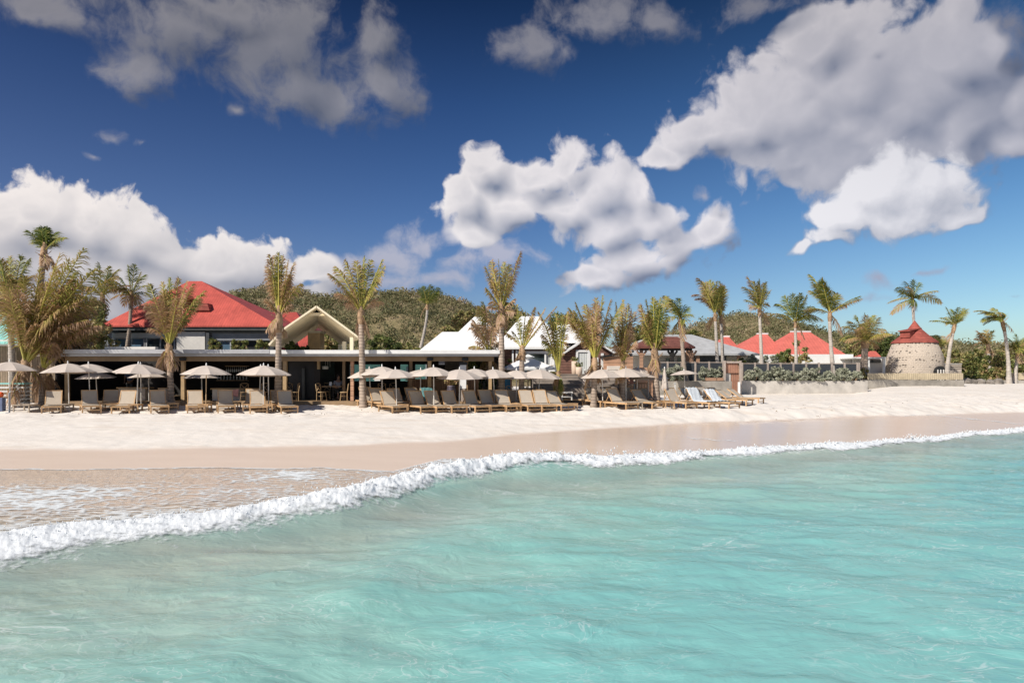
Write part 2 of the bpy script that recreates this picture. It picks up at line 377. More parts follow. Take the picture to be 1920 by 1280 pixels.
# ---------------------------------------------------------------- sea: one sheet, waves, breaking crest and wash film
HWT = [.26, .26, .24, .24, .30, .42, .42, .32, .26, .22, .21, .20, .22, .23, .23]
USW = (np.array([-900, 0, 200, 410, 640, 740, 830, 960, 1200, 1500, 1920, 3000])-960)/F
YSW = (CAMH-.14)*F/(np.array([905, 882, 881, 879, 877, 876, 858, 852, 850, 838, 797, 775])-HOR)
def sea_surface(X, Y):
    u = X/Y; yw = np.interp(u, UT, Yw); dd = Y - yw          # dd: metres behind the front of the breaker
    hw = np.interp(u, UT, HWT); g = ground_z(X, Y)
    amp = sstep(.3, -2.5, dd)
    rip = (np.sin(X*.9+Y*1.7+3*fbm(X*.25, Y*.4, 2, 3))*.018 + (fbm(X*.8+.5*Y, Y*1.6-.2*X, 2, 51)-.5)*.085 + (fbm(X*2.2, Y*3.6, 2, 61)-.5)*.035)*(.35+.65*amp)
    crest = hw*np.where(dd < .75, np.exp(-((dd-.75)/1.35)**2), np.exp(-((dd-.75)/.55)**2))*(.78+.5*fbm(X*.35, Y*0, 3, 77))
    back = .10*np.exp(-((dd+4.2+1.5*fbm(X*.2, Y*0+1, 2, 5))/1.3)**2)*sstep(20, -6, X)
    ysw = np.maximum(np.interp(u, USW, YSW), yw+1.5)
    edge = ysw + .5*(fbm(X*.35, Y*0+7, 3, 15)-.5) + .12*(fbm(X*2.1, Y*0, 2, 19)-.5)
    z = np.maximum(rip + crest + back, np.where(dd > .9, g + .012 + np.maximum(rip, -.008)*.25, -9))
    over = sstep(-.05, .1, Y-edge)                            # past the wash edge the sheet dives under the sand
    return z*(1-over) + (g-.08)*over, g, dd, edge
cols = np.arange(-420, 2500, 3.2); U = (cols-960)/F
yr = np.concatenate([CAMH*F/np.arange(2300, 620, -22.), CAMH*F/np.arange(620, 66, -1.5)])
UU, YY = np.meshgrid(U, yr); XX = UU*YY
wz, gzz, dd, edge = sea_surface(XX, YY)
yw = YY-dd
depth = np.clip(wz-gzz, 0, 3)
foam = np.zeros_like(wz)  # foam cover, plus the sky reflections painted on the wash
foam = np.maximum(foam, .95*sstep(.22, .02, np.abs(YY-edge+.06))*sstep(1.5, 3, edge-yw))        # lip of the wash
foam = np.maximum(foam, .61*(.68+.52*fbm(XX*.5, YY*.9, 3, 23))*sstep(.9, 1.6, dd)*sstep(10, 5, dd)*sstep(0, .3, edge-YY))            # foam lace on the wash, also painting in its whitish sky reflections
foam = np.maximum(foam, .55*np.exp(-((dd-.1)/.6)**2)*(dd < 1))                                   # streaks behind the breaker
foam = np.maximum(foam, .27*sstep(-4.0, -.6, dd)*(dd < .5))
keep = (YY < edge+.6)
q = quads(len(U), len(yr)); kf = keep.ravel()
q = q[kf[q].any(1)]
m = bpy.data.materials.new('sea_water'); m.use_nodes = True; nt = m.node_tree; nt.nodes.remove(nt.nodes['Principled BSDF'])
geo = N(nt, 'ShaderNodeNewGeometry'); P = geo.outputs['Position']
dp = attr(nt, 'depth'); fo = attr(nt, 'foam')  # fo: foam plus the painted sky reflections of the wash
wp = VM(nt, 'ADD', P, VM(nt, 'SCALE', NOISE(nt, P, .7, 2, out='Color'), None))
wpn = [n for n in nt.nodes if n.type == 'VECT_MATH' and n.operation == 'SCALE'][-1]; wpn.inputs['Scale'].default_value = .9
nA = NOISE(nt, VM(nt, 'MULTIPLY', wp, (1.0, 1.35, 0)), 1.9, 4, .55, .6)
ridA = MATH(nt, 'SUBTRACT', 1.0, MATH(nt, 'ABSOLUTE', MATH(nt, 'MULTIPLY_ADD', nA, 4.0, -2.0)))       # sharp crests
nB = NOISE(nt, VM(nt, 'MULTIPLY', P, (1.0, 1.9, 0)), 7.0, 3, .5, .4)
hgt = MATH(nt, 'ADD', MATH(nt, 'MULTIPLY', ridA, .55), MATH(nt, 'MULTIPLY', nB, .35))
bm = N(nt, 'ShaderNodeBump', inp={'Strength': .40, 'Distance': .045, 'Height': hgt})
bm2 = N(nt, 'ShaderNodeBump', inp={'Strength': .34, 'Distance': .05, 'Height': hgt})
cloudy = NOISE(nt, VM(nt, 'MULTIPLY', P, (.35, .8, 0)), .55, 4, .6)                                   # drifting stirred-up sand
body = RAMP(nt, MATH(nt, 'MULTIPLY', MATH(nt, 'ADD', dp, MATH(nt, 'MULTIPLY_ADD', cloudy, .8, -.36)), .88),
            [(0, (.60, .54, .45)), (.16, (.54, .54, .45)), (.34, (.46, .565, .49)), (.55, (.36, .565, .50)), (.8, (.275, .54, .485)), (1, (.225, .51, .485))])
fac = MATH(nt, 'SUBTRACT', 1.0, MATH(nt, 'POWER', 2.718, MATH(nt, 'MULTIPLY', dp, -3.2)))
fac = MATH(nt, 'MULTIPLY', fac, .90)
dif = N(nt, 'ShaderNodeBsdfDiffuse', inp={0: body, 'Normal': bm2.outputs[0]})
tr = N(nt, 'ShaderNodeBsdfTransparent', inp={0: MIXC(nt, MAPR(nt, dp, 0, 1.2, smooth=False), (.99, .99, .98), (.70, .94, .90))})
under = N(nt, 'ShaderNodeMixShader', inp={0: fac, 1: tr.outputs[0], 2: dif.outputs[0]})
gl = N(nt, 'ShaderNodeBsdfGlossy', inp={'Roughness': .06, 'Normal': bm.outputs[0]})
fr = N(nt, 'ShaderNodeFresnel', inp={'IOR': 1.33, 'Normal': bm.outputs[0]})
surf = N(nt, 'ShaderNodeMixShader', inp={0: MATH(nt, 'MULTIPLY', fr.outputs[0], MAPR(nt, dp, .02, .2, .35, .8)), 1: under.outputs[0], 2: gl.outputs[0]})
vo = N(nt, 'ShaderNodeTexVoronoi', feature='DISTANCE_TO_EDGE', inp={'Vector': VM(nt, 'MULTIPLY', wp, (1.0, 1.6, 0)), 'Scale': 2.4, 'Randomness': 1.0}).outputs['Distance']
lace = MATH(nt, 'MULTIPLY', MATH(nt, 'SUBTRACT', 1.0, MATH(nt, 'MULTIPLY', vo, 4.0), clamp=True), .6)
nf = NOISE(nt, VM(nt, 'MULTIPLY', P, (1, 1.6, 0)), 5.5, 5, .7)
fm = MATH(nt, 'ADD', MATH(nt, 'MULTIPLY', lace, .35), MATH(nt, 'MULTIPLY', nf, .75))
fmask = MAPR(nt, MATH(nt, 'ADD', fm, MATH(nt, 'MULTIPLY', fo, 1.05)), .98, 1.28)
fmask = MATH(nt, 'MULTIPLY', fmask, MAPR(nt, fo, .02, .3))
# thin pale threads painted on the open water to imitate caustic light lines
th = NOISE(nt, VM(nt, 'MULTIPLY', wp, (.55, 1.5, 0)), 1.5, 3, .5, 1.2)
caustic_thr = MAPR(nt, MATH(nt, 'ABSOLUTE', MATH(nt, 'MULTIPLY_ADD', th, 2.0, -1.0)), .035, .0)
caustic_m = MATH(nt, 'MULTIPLY', caustic_thr, MATH(nt, 'MULTIPLY', MAPR(nt, NOISE(nt, VM(nt, 'MULTIPLY', P, (.3, .5, 0)), 1.0, 3), .45, .68), MAPR(nt, dp, .15, .5, 0, .42)))
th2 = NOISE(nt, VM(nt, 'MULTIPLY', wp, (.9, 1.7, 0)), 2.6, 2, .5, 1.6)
caustic_fine = MATH(nt, 'MULTIPLY', MAPR(nt, MATH(nt, 'ABSOLUTE', MATH(nt, 'MULTIPLY_ADD', th2, 2.0, -1.0)), .05, .0), MATH(nt, 'MULTIPLY', MAPR(nt, NOISE(nt, VM(nt, 'MULTIPLY', P, (.5, .8, 3)), 1.3, 2), .40, .66), MAPR(nt, dp, .3, .7, 0, .30)))
fmask = MATH(nt, 'MAXIMUM', MATH(nt, 'MAXIMUM', fmask, caustic_m), caustic_fine)  # painted caustic threads join the foam mask and share its white
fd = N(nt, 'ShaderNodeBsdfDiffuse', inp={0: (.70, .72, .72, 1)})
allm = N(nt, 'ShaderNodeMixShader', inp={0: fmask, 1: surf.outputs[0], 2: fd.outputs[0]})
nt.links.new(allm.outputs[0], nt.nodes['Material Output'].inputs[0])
sea = np_mesh('sea_water', np.stack([XX.ravel(), YY.ravel(), wz.ravel()], 1), [q], m, {'depth': depth.ravel(), 'foam': foam.ravel()}, True)  # 'foam' also holds the sky reflections painted on the wash
tag(sea, kind='structure')

# ---------------------------------------------------------------- breaking foam: lumpy mass along the crest
pc = np.arange(-420, 2500, 1.5); nu = len(pc); nv = 44
uu = (pc-960)/F; T = np.linspace(0, 1, nv)[:, None]
y0 = np.interp(uu, UT, Yw)[None, :]; hwf = np.interp(uu, UT, HWT)[None, :]
wd = np.interp(uu, UT, [3.4, 3.4, 3.3, 3.2, 2.9, 2.6, 1.9, 1.35, 1.3, 1.3, 1.3, 1.3, 1.3, 1.3, 1.3])[None, :]
xs_ = uu[None, :]*y0; wd = wd*(.72+.6*fbm(xs_*.45, xs_*0+9, 3, 93))
jit = (fbm(xs_*.8, xs_*0+2, 4, 91)-.5)*1.3
FY = y0 + jit*(1-T)*.8 - .45 - .5*sstep(1.6, 2.8, wd) + T*wd; FX = uu[None, :]*FY
SZ = sea_surface(FX, FY)[0]
lump = fbm(FX*2.5, FY*3.0, 4, 101, .6); lump2 = fbm(FX*9, FY*9, 3, 111, .6)
prof = sstep(0, .62, T)*sstep(1.0, .82, T)
tall = np.clip(hwf*2.2, .45, 1.1)
FZ = np.maximum(SZ, -.05) + tall*(prof*(.03 + .19*lump**1.3) + (.15+.85*prof)*.10*(lump2-.35)) - .05*(1-sstep(0, .06, T)) - .10*sstep(.94, 1, T)
cover = np.clip(sstep(-.05, .62, T)*sstep(1.01, .93, T)*1.05, 0, 1)
cover = np.broadcast_to(cover, FX.shape)
m = bpy.data.materials.new('sea_foam'); m.use_nodes = True; nt = m.node_tree; b = nt.nodes['Principled BSDF']
geo = N(nt, 'ShaderNodeNewGeometry'); P = geo.outputs['Position']
nf = NOISE(nt, P, 9.0, 6, .7); nl = NOISE(nt, VM(nt, 'MULTIPLY', P, (1, 1, 1)), 2.0, 4, .6)
a = MAPR(nt, MATH(nt, 'ADD', MATH(nt, 'MULTIPLY', attr(nt, 'cover'), 1.0), MATH(nt, 'MULTIPLY_ADD', MATH(nt, 'ADD', nf, nl), .9*1.25, -1.2)), .18, .72)
nt.links.new(MIXC(nt, nl, (.64, .67, .69), (.80, .81, .81)), b.inputs['Base Color']); b.inputs['Roughness'].default_value = .85
b.inputs['Specular IOR Level'].default_value = .15
nt.links.new(a, b.inputs['Alpha'])
b.inputs['Subsurface Weight'].default_value = 0.0
bm = N(nt, 'ShaderNodeBump', inp={'Strength': .5, 'Distance': .05, 'Height': nf}); nt.links.new(bm.outputs[0], b.inputs['Normal'])
FV = np.stack([FX.ravel(), FY.ravel(), FZ.ravel()], 1); ff = [quads(nu, nv)]; cv = [cover.ravel()]
# spray thrown up from the crest: small ragged drops
nd = 2600
ku = RNG.integers(0, nu, nd); kt = np.clip(RNG.normal(.72, .14, nd), .3, .95); ki = (kt*(nv-1)).astype(int)
org = np.stack([FX[ki, ku], FY[ki, ku], FZ[ki, ku]], 1)
hh = np.interp(uu[ku], UT, HWT)
burst = vnoise(org[:, 0]*1.4, org[:, 0]*0, 5)
org[:, 2] += np.abs(RNG.normal(0, .28, nd))*hh*(.2+burst**2*1.3); org[:, :2] += RNG.normal(0, .05, (nd, 2))
rr = RNG.uniform(.006, .022, nd)*np.clip(org[:, 1]/16, .7, 1.6)
octv = np.array([(1, 0, 0), (-1, 0, 0), (0, 1, 0), (0, -1, 0), (0, 0, 1.4), (0, 0, -1.4)])
octf = np.array([(0, 2, 4), (2, 1, 4), (1, 3, 4), (3, 0, 4), (2, 0, 5), (1, 2, 5), (3, 1, 5), (0, 3, 5)])
dv = (org[:, None, :] + octv[None]*rr[:, None, None]*RNG.uniform(.6, 1.4, (nd, 6, 1))).reshape(-1, 3)
df = (octf[None] + (np.arange(nd)*6)[:, None, None]).reshape(-1, 3) + len(FV)
fo_ = np_mesh('sea_foam', np.concatenate([FV, dv]), [ff[0], df], m, {'cover': np.concatenate([cv[0], np.full(len(dv), 3.0)])}, True)
tag(fo_, kind='stuff')

# thin lines of foam left on the wet sand at the right
def foam_line(pts, w_):
    n = 160; t = np.linspace(0, 1, n); k = np.linspace(0, 1, len(pts))
    px = np.interp(t, k, [p[0] for p in pts]); py = np.interp(t, k, [p[1] for p in pts])
    u = (px-960)/F; Y = np.full(n, 30.0)
    for _ in range(30): Y = (CAMH - ground_z(u*Y, Y))*F/(py-HOR)*.5 + Y*.5
    Y = Y + .35*(fbm(u*60, u*0, 3, 41)-.5)
    vs = []; cv = []
    for j, (o, c_) in enumerate(((-w_, 0.1), (-w_*.3, .5), (w_*.3, .5), (w_, .1))):
        yy = Y + o*(.5+fbm(u*90, u*0+j, 2, 43)); xx = u*yy
        vs.append(np.stack([xx, yy, ground_z(xx, yy)+.014+.012*(c_ > .3)], 1)); cv.append(np.full(n, c_)*(.6+.5*np.sin(np.pi*t)))
    o = np_mesh('sea_foam', np.concatenate(vs), [quads(n, 4)], m, {'cover': np.concatenate(cv)}, True); tag(o, kind='stuff')
foam_line([(1690, 774), (1760, 780), (1830, 787), (1930, 797), (2050, 803)], .18)
foam_line([(1262, 817), (1300, 822), (1345, 826), (1400, 829)], .13)

# ---------------------------------------------------------------- hills behind the village
def hill(name, prof, Y0, Ytop, Yend, seed, zb=1.0):
    pxs = np.array([p[0] for p in prof], float); pys = np.array([p[1] for p in prof], float)
    cu = np.arange(pxs[0], pxs[-1]+1, 2.5)
    ztop = CAMH + (HOR-np.interp(cu, pxs, pys))/F*Ytop
    rows = np.concatenate([np.linspace(Y0, Ytop, 70), np.linspace(Ytop, Yend, 24)[1:]])
    u = (cu-960)/F; UU_, YR = np.meshgrid(u, rows); X = UU_*Ytop*(.55+.45*YR/Ytop)
    t = np.where(YR < Ytop, sstep(0, 1, (YR-Y0)/(Ytop-Y0))*.5+.5*np.clip((YR-Y0)/(Ytop-Y0), 0, 1), sstep(1, 0, (YR-Ytop)/(Yend-Ytop)))
    Z = zb + (ztop[None, :]-zb)*t
    Z = Z + (fbm(X*.05, YR*.05, 4, seed)-.5)*10*np.sin(np.pi*np.clip((YR-Y0)/(Ytop-Y0), 0, 1))*(YR < Ytop)*np.clip((ztop[None, :]-zb)/30, .1, 1)
    o = np_mesh(name, np.stack([X.ravel(), YR.ravel(), Z.ravel()], 1), [quads(len(cu), len(rows))], HILLM, None, True); tag(o, kind='structure')
    return X, YR, Z, t
m = bpy.data.materials.new('dry_hillside'); m.use_nodes = True; nt = m.node_tree; b = nt.nodes['Principled BSDF']; HILLM = m
P = N(nt, 'ShaderNodeNewGeometry').outputs['Position']
n1 = NOISE(nt, P, .045, 6, .65); n2 = NOISE(nt, P, .5, 5, .7)
c = RAMP(nt, MATH(nt, 'ADD', MATH(nt, 'MULTIPLY', n1, .6), MATH(nt, 'MULTIPLY', n2, .4)), [(.32, (.14, .13, .06)), (.48, (.25, .20, .11)), (.6, (.36, .27, .17)), (.72, (.46, .34, .23))])
nt.links.new(c, b.inputs['Base Color']); b.inputs['Roughness'].default_value = .95; b.inputs['Specular IOR Level'].default_value = .1
bm = N(nt, 'ShaderNodeBump', inp={'Strength': .9, 'Distance': 1.5, 'Height': n2}); nt.links.new(bm.outputs[0], b.inputs['Normal'])
def leaf_mat(name, stops, trans=.25, rough=.6):
    m = bpy.data.materials.new(name); m.use_nodes = True; nt = m.node_tree; b = nt.nodes['Principled BSDF']
    c = RAMP(nt, attr(nt, 'tone'), stops); nt.links.new(c, b.inputs['Base Color']); b.inputs['Roughness'].default_value = rough
    b.inputs['Specular IOR Level'].default_value = .25
    t = N(nt, 'ShaderNodeBsdfTranslucent', inp={0: c}); mx = N(nt, 'ShaderNodeMixShader', inp={0: trans, 1: b.outputs[0], 2: t.outputs[0]})
    nt.links.new(mx.outputs[0], nt.nodes['Material Output'].inputs[0]); return m
SCRUB = leaf_mat('scrub_leaves', [(0, (.12, .12, .055)), (.3, (.18, .175, .08)), (.55, (.27, .225, .115)), (.8, (.37, .28, .175)), (1, (.46, .35, .25))], .15)
def leaves(centres, radii, per, size, rng, flat=.75, tone=None):
    """leaf-sized triangles/quads through ellipsoids; returns V, quads, tone"""
    n = len(centres); c = np.repeat(centres, per, 0); r = np.repeat(radii, per, 0)
    d = rng.normal(size=(n*per, 3)); d /= np.linalg.norm(d, axis=1)[:, None]; rad = rng.uniform(.35, 1, (n*per, 1))**.5
    p = c + d*rad*(r if r.ndim == 2 else r[:, None])
    a = rng.normal(size=(n*per, 3)); a[:, 2] *= flat; a /= np.linalg.norm(a, axis=1)[:, None]
    bb = np.cross(a, d + rng.normal(scale=.6, size=d.shape)); bb /= np.linalg.norm(bb, axis=1)[:, None]+1e-6
    s = (size if np.ndim(size) else np.full(n, size)); s = np.repeat(s, per)[:, None]*rng.uniform(.6, 1.4, (n*per, 1))
    V = np.stack([p-a*s, p+bb*s*.45, p+a*s, p-bb*s*.45], 1).reshape(-1, 3)
    q = np.arange(n*per*4).reshape(-1, 4)
    t0 = np.repeat(tone if tone is not None else rng.uniform(.1, .8, n), per); t = np.clip(t0 + rng.normal(0, .12, n*per), 0, 1)
    return V, q, np.repeat(t, 4)
def scrub(name, X, Y, Z, t, count, size, seed, lo=.05):
    rng = np.random.default_rng(seed); ok = np.argwhere((t > lo))
    k = ok[rng.integers(0, len(ok), count)]
    c = np.stack([X[k[:, 0], k[:, 1]], Y[k[:, 0], k[:, 1]], Z[k[:, 0], k[:, 1]]], 1) + rng.normal(0, size*.8, (count, 3))*(1, 1, .1)
    rr = rng.uniform(.5, 1.25, count)*size*(1+.5*(rng.random(count) > .9))
    patch = fbm(c[:, 0]*.03, c[:, 1]*.03+c[:, 2]*.08, 3, seed)
    tone = np.clip(.42 + (patch-.5)*1.5 + rng.normal(0, .2, count), 0, 1)
    c[:, 2] += rr*.35
    V, q, tn = leaves(c, np.stack([rr, rr, rr*.75], 1), 40, rr*.17, rng, 1.0, tone)
    o = np_mesh(name, V, [q], SCRUB, {'tone': tn}); tag(o, kind='stuff')
H = hill('hill', [(330, 640), (400, 600), (440, 566), (475, 548), (520, 542), (560, 549), (600, 558), (640, 556), (700, 552), (760, 553), (800, 556), (850, 566), (900, 585), (950, 604), (1010, 622), (1100, 650), (1180, 665)], 75, 150, 230, 3)
scrub('hillside_scrub', *H, 7500, 1.0, 5)
H = hill('hill', [(1150, 660), (1250, 632), (1300, 613), (1340, 600), (1370, 592), (1400, 593), (1430, 600), (1470, 613), (1520, 628), (1600, 630), (1640, 632), (1700, 640), (1760, 652), (1830, 654), (1900, 648), (1960, 640), (2100, 640), (2300, 660)], 120, 260, 380, 8)
scrub('hillside_scrub', *H, 6500, 1.6, 9)
# ================================================================ materials
M = {}
M['red_roof'] = mat('red_sheet_roof', (.46, .085, .062), .5, .16, 2.0, stripes=('X', 5.6, .4, .2), spec=.4)
M['red_roof_pale'] = mat('faded_red_roof', (.58, .145, .11), .6, .10, 1.5, stripes=('X', 3.0, .5, .18), spec=.3)
M['pergola_roof'] = mat('dark_pergola_shingles', (.17, .06, .045), .85, .25, 3.0, stripes=('Z', 4.5, .5, .35))
M['shingle_red'] = mat('wood_shingle_red', (.36, .088, .064), .8, .2, 3.0, stripes=('Z', 4.5, .5, .35))
M['white_roof'] = mat('white_painted_roof', (.80, .79, .77), .6, .05, 1.5, stripes=('Z', 3.2, .3, .10))
M['grey_roof'] = mat('grey_shingle_roof', (.42, .42, .42), .75, .12, 2.0, stripes=('Z', 5.0, .4, .25))
M['turq_roof'] = mat('turquoise_roof', (.28, .62, .55), .5, .06, 2.0, stripes=('X', 3.2, .8, .35))
M['turq'] = mat('turquoise_paint', (.28, .66, .62), .5, .08, 3.0)
M['white'] = mat('white_paint', (.78, .77, .75), .55, .04, 4.0)
M['offwhite'] = mat('offwhite_plaster', (.70, .66, .61), .8, .06, 4.0, bump=.1)
M['grey_metal'] = mat('grey_metal', (.42, .42, .43), .45, .08, 3.0, metal=.2)
M['char'] = mat('charcoal_boards', (.055, .06, .066), .6, .15, 3.0, stripes=('Z', 5.0, .5, .5))
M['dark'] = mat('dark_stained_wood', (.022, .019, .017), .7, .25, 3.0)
M['darkgrey'] = mat('dark_grey_paint', (.07, .075, .075), .6, .15, 3.0)
M['black'] = mat('black_metal', (.015, .015, .016), .45, .1, 4.0)
M['glass'] = mat('dark_window_glass', (.035, .05, .06), .06, .2, .7, spec=.8)
M['glass_blue'] = mat('blue_window_glass', (.10, .17, .24), .06, .2, .7, spec=.8)
M['beam'] = mat('brown_beam', (.36, .24, .135), .6, .16, 2.0, stripes=('Z', 9.0, .3, .2))
M['post'] = mat('light_timber', (.47, .32, .17), .6, .14, 4.0)
M['cream'] = mat('cream_timber', (.82, .66, .41), .6, .08, 2.0, stripes=('Y', 3.2, .4, .3))
M['cream_edge'] = mat('cream_edge_board', (.74, .64, .46), .6, .05, 3.0)
M['brown_wall'] = mat('brown_shingle_wall', (.23, .115, .085), .8, .25, 3.0, stripes=('Z', 6.0, .8, .6))
M['plank_grey'] = mat('weathered_planks', (.30, .25, .21), .85, .2, 2.0, stripes=('Z', 5.5, .6, .6))
M['plank_vert'] = mat('weathered_pale_boards', (.32, .245, .17), .85, .25, 3.0, stripes=('X', 7.0, .7, .7))
M['slat_vert'] = mat('brown_slats', (.30, .18, .105), .75, .25, 3.0, stripes=('X', 9.0, .8, .9))
M['cedar'] = mat('cedar_cladding', (.47, .27, .17), .7, .18, 2.0, stripes=('Z', 4.0, .5, .4))
M['cedar_vert'] = mat('cedar_slats_upright', (.40, .20, .13), .7, .2, 2.0, stripes=('X', 8.0, .6, .6))
M['greyside'] = mat('grey_boarding', (.24, .25, .27), .7, .1, 2.0)
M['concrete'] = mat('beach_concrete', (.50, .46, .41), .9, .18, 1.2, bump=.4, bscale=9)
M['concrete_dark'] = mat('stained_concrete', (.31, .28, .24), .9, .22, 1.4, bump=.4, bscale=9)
M['boulder'] = mat('grey_boulder_rock', (.20, .175, .15), .95, .3, 3.0, bump=.8)
M['bamboo'] = mat('cane_fence', (.56, .46, .31), .8, .15, 3.0, stripes=('X', 6.0, .5, .45))
M['mesh'] = mat('dark_screen_mesh', (.045, .05, .058), .5, .1, 6.0)
M['fpost'] = mat('grey_timber_post', (.40, .33, .28), .8, .15, 4.0)
M['palm_bark'] = mat('palm_bark', (.42, .33, .26), .9, .2, 5.0, stripes=('Z', 6.5, .8, .45))
M['palm_bark_pale'] = mat('pale_palm_bark', (.50, .44, .38), .9, .16, 5.0, stripes=('Z', 7.5, .6, .3))
M['sheath'] = mat('palm_sheath_fibre', (.38, .25, .15), .95, .3, 8.0, bump=.8)
M['stem'] = mat('frond_stem', (.42, .37, .08), .55, .18, 4.0)
M['teak'] = mat('teak_frame', (.56, .35, .18), .5, .16, 6.0, rnd=.12)
M['teak_grey'] = mat('weathered_teak', (.42, .34, .26), .7, .16, 6.0)
M['sling'] = mat('taupe_sling', (.55, .465, .37), .85, .05, 30.0, trans=.12, rnd=.06)
M['canvas'] = mat('beige_canvas', (.70, .61, .535), .9, .03, 5.0, trans=.28, rnd=.05)
M['canvas_white'] = mat('white_canvas', (.87, .86, .84), .9, .03, 5.0, trans=.25)
M['pole'] = mat('umbrella_pole', (.70, .66, .60), .45, .06, 6.0)
M['woodpole'] = mat('wooden_pole', (.48, .34, .2), .6, .1, 6.0)
M['towel'] = mat('pale_blue_towel', (.64, .67, .69), .95, .07, 9.0, bump=.5, bscale=40)
M['cushion'] = mat('pale_cushion', (.58, .52, .46), .9, .08, 6.0)
M['pink'] = mat('faded_pink_cloth', (.52, .27, .24), .9, .1, 6.0)
M['redc'] = mat('red_stripe_cloth', (.55, .12, .09), .9, .1, 6.0, stripes=('X', 8.0, .1, -.0))
M['curtain'] = mat('white_curtain', (.66, .68, .66), .9, .05, 3.0, stripes=('X', 7.0, .8, .3), trans=.15)
M['planter'] = mat('beige_planter', (.62, .48, .37), .8, .08, 4.0)
M['orange'] = mat('orange_plastic', (.75, .12, .03), .5, .08, 4.0)
M['blue'] = mat('blue_painted_board', (.03, .16, .30), .6, .15, 3.0)
M['teal_cloth'] = mat('teal_cloth', (.12, .27, .27), .9, .15, 5.0)
M['skin'] = mat('skin', (.36, .20, .13), .6, .08, 5.0)
M['shirt_blue'] = mat('blue_grey_shirt', (.14, .17, .27), .9, .1, 6.0)
M['shirt_grey'] = mat('grey_shirt', (.34, .34, .38), .9, .1, 6.0)
M['hair'] = mat('dark_hair', (.03, .02, .015), .7, .2, 9.0)
M['clear'] = mat('glassware', (.55, .56, .56), .15, .05, 6.0, spec=.8)
M['terrace'] = mat('terrace_ground', (.42, .37, .29), .95, .2, 1.0, bump=.5)
PALM = leaf_mat('palm_leaflets', [(0, (.045, .085, .022)), (.25, (.15, .19, .04)), (.45, (.34, .31, .075)), (.65, (.43, .31, .13)), (.82, (.42, .25, .13)), (1, (.46, .31, .20))], .3, .5)
BUSH = leaf_mat('shrub_leaves', [(0, (.05, .075, .025)), (.35, (.12, .155, .045)), (.6, (.24, .25, .08)), (.8, (.36, .30, .12)), (1, (.40, .26, .14))], .25, .5)
SILVER = leaf_mat('silver_leaves', [(0, (.20, .21, .14)), (.5, (.36, .37, .27)), (1, (.52, .51, .40))], .2, .7)
# stone tower
m = bpy.data.materials.new('rubble_stone'); m.use_nodes = True; nt = m.node_tree; b = nt.nodes['Principled BSDF']; M['stone'] = m
tcn = N(nt, 'ShaderNodeTexCoord'); sp = N(nt, 'ShaderNodeSeparateXYZ', inp={0: tcn.outputs['Object']})
ang = MATH(nt, 'ARCTAN2', sp.outputs[1], sp.outputs[0])
uvw = N(nt, 'ShaderNodeCombineXYZ', inp={0: MATH(nt, 'MULTIPLY', ang, 2.4), 1: sp.outputs[2], 2: 0.0}).outputs[0]
wob = VM(nt, 'ADD', uvw, VM(nt, 'MULTIPLY_ADD', NOISE(nt, uvw, 3.0, 2, out='Color'), (.22, .13, 0), (-.11, -.065, 0)))
br = N(nt, 'ShaderNodeTexBrick', inp={'Vector': wob, 'Scale': 1.0, 'Color1': (.61, .52, .43, 1), 'Color2': (.55, .46, .375, 1), 'Mortar': (.66, .55, .44, 1), 'Mortar Size': .035, 'Brick Width': .26, 'Row Height': .15, 'Bias': .1, 'Mortar Smooth': .4})
vr = N(nt, 'ShaderNodeTexVoronoi', inp={'Vector': VM(nt, 'MULTIPLY', uvw, (3.4, 5.2, 1)), 'Scale': 1.0, 'Randomness': .75})
rowm = MAPR(nt, NOISE(nt, VM(nt, 'MULTIPLY', uvw, (.12, 2.1, 0)), 1.0, 3), .44, .56)
hole = MATH(nt, 'MULTIPLY', MAPR(nt, vr.outputs['Distance'], .40, .26), rowm)
c = MIXC(nt, MATH(nt, 'MULTIPLY', hole, .8), br.outputs[0], (.11, .085, .07)); c = MIXC(nt, NOISE(nt, uvw, .9, 4), MIXC(nt, 1.0, c, .78, 'MULTIPLY'), c)
nt.links.new(c, b.inputs['Base Color']); b.inputs['Roughness'].default_value = .95
bm = N(nt, 'ShaderNodeBump', inp={'Strength': .9, 'Distance': .06, 'Height': MATH(nt, 'SUBTRACT', MATH(nt, 'SUBTRACT', 1.0, br.outputs['Fac']), hole)}); nt.links.new(bm.outputs[0], b.inputs['Normal'])

def rect(mb, x0, y0, x1, y1, Y, dy=.1):
    """box whose FRONT face at depth Y covers this window of the view; dy deep"""
    return mb.span((WX(x0, Y), Y, WZ(y1, Y)), (WX(x1, Y), Y+dy, WZ(y0, Y)))
def R1(name, m_, parent, x0, y0, x1, y1, Y, dy=.1, bevel=0): return rect(MB(), x0, y0, x1, y1, Y, dy).build(name, M[m_], parent, bevel)
def hip(mb, x0, x1, rx0, rx1, ye, yr, Y0, Yr, Y1, th=.16):
    """hip roof: eave from x0..x1 at Y0, ridge rx0..rx1 at Yr; back eave at Y1"""
    ze = WZ(ye, Y0); zr = WZ(yr, Yr); a, b = WX(x0, Y0), WX(x1, Y0); c, d = WX(rx0, Yr), WX(rx1, Yr)
    A = (a, Y0, ze); B = (b, Y0, ze); Cc = (b, Y1, ze); D = (a, Y1, ze); E = (c, Yr, zr); Fq = (d, Yr, zr)
    low = [(p[0], p[1], p[2]-th) for p in (A, B, Cc, D)]
    vs = [A, B, Cc, D, E, Fq] + low
    return mb.add(vs, [(0, 1, 5, 4), (1, 2, 5), (2, 3, 4, 5), (3, 0, 4), (0, 6, 7, 1), (1, 7, 8, 2), (2, 8, 9, 3), (3, 9, 6, 0), (6, 9, 8, 7)])

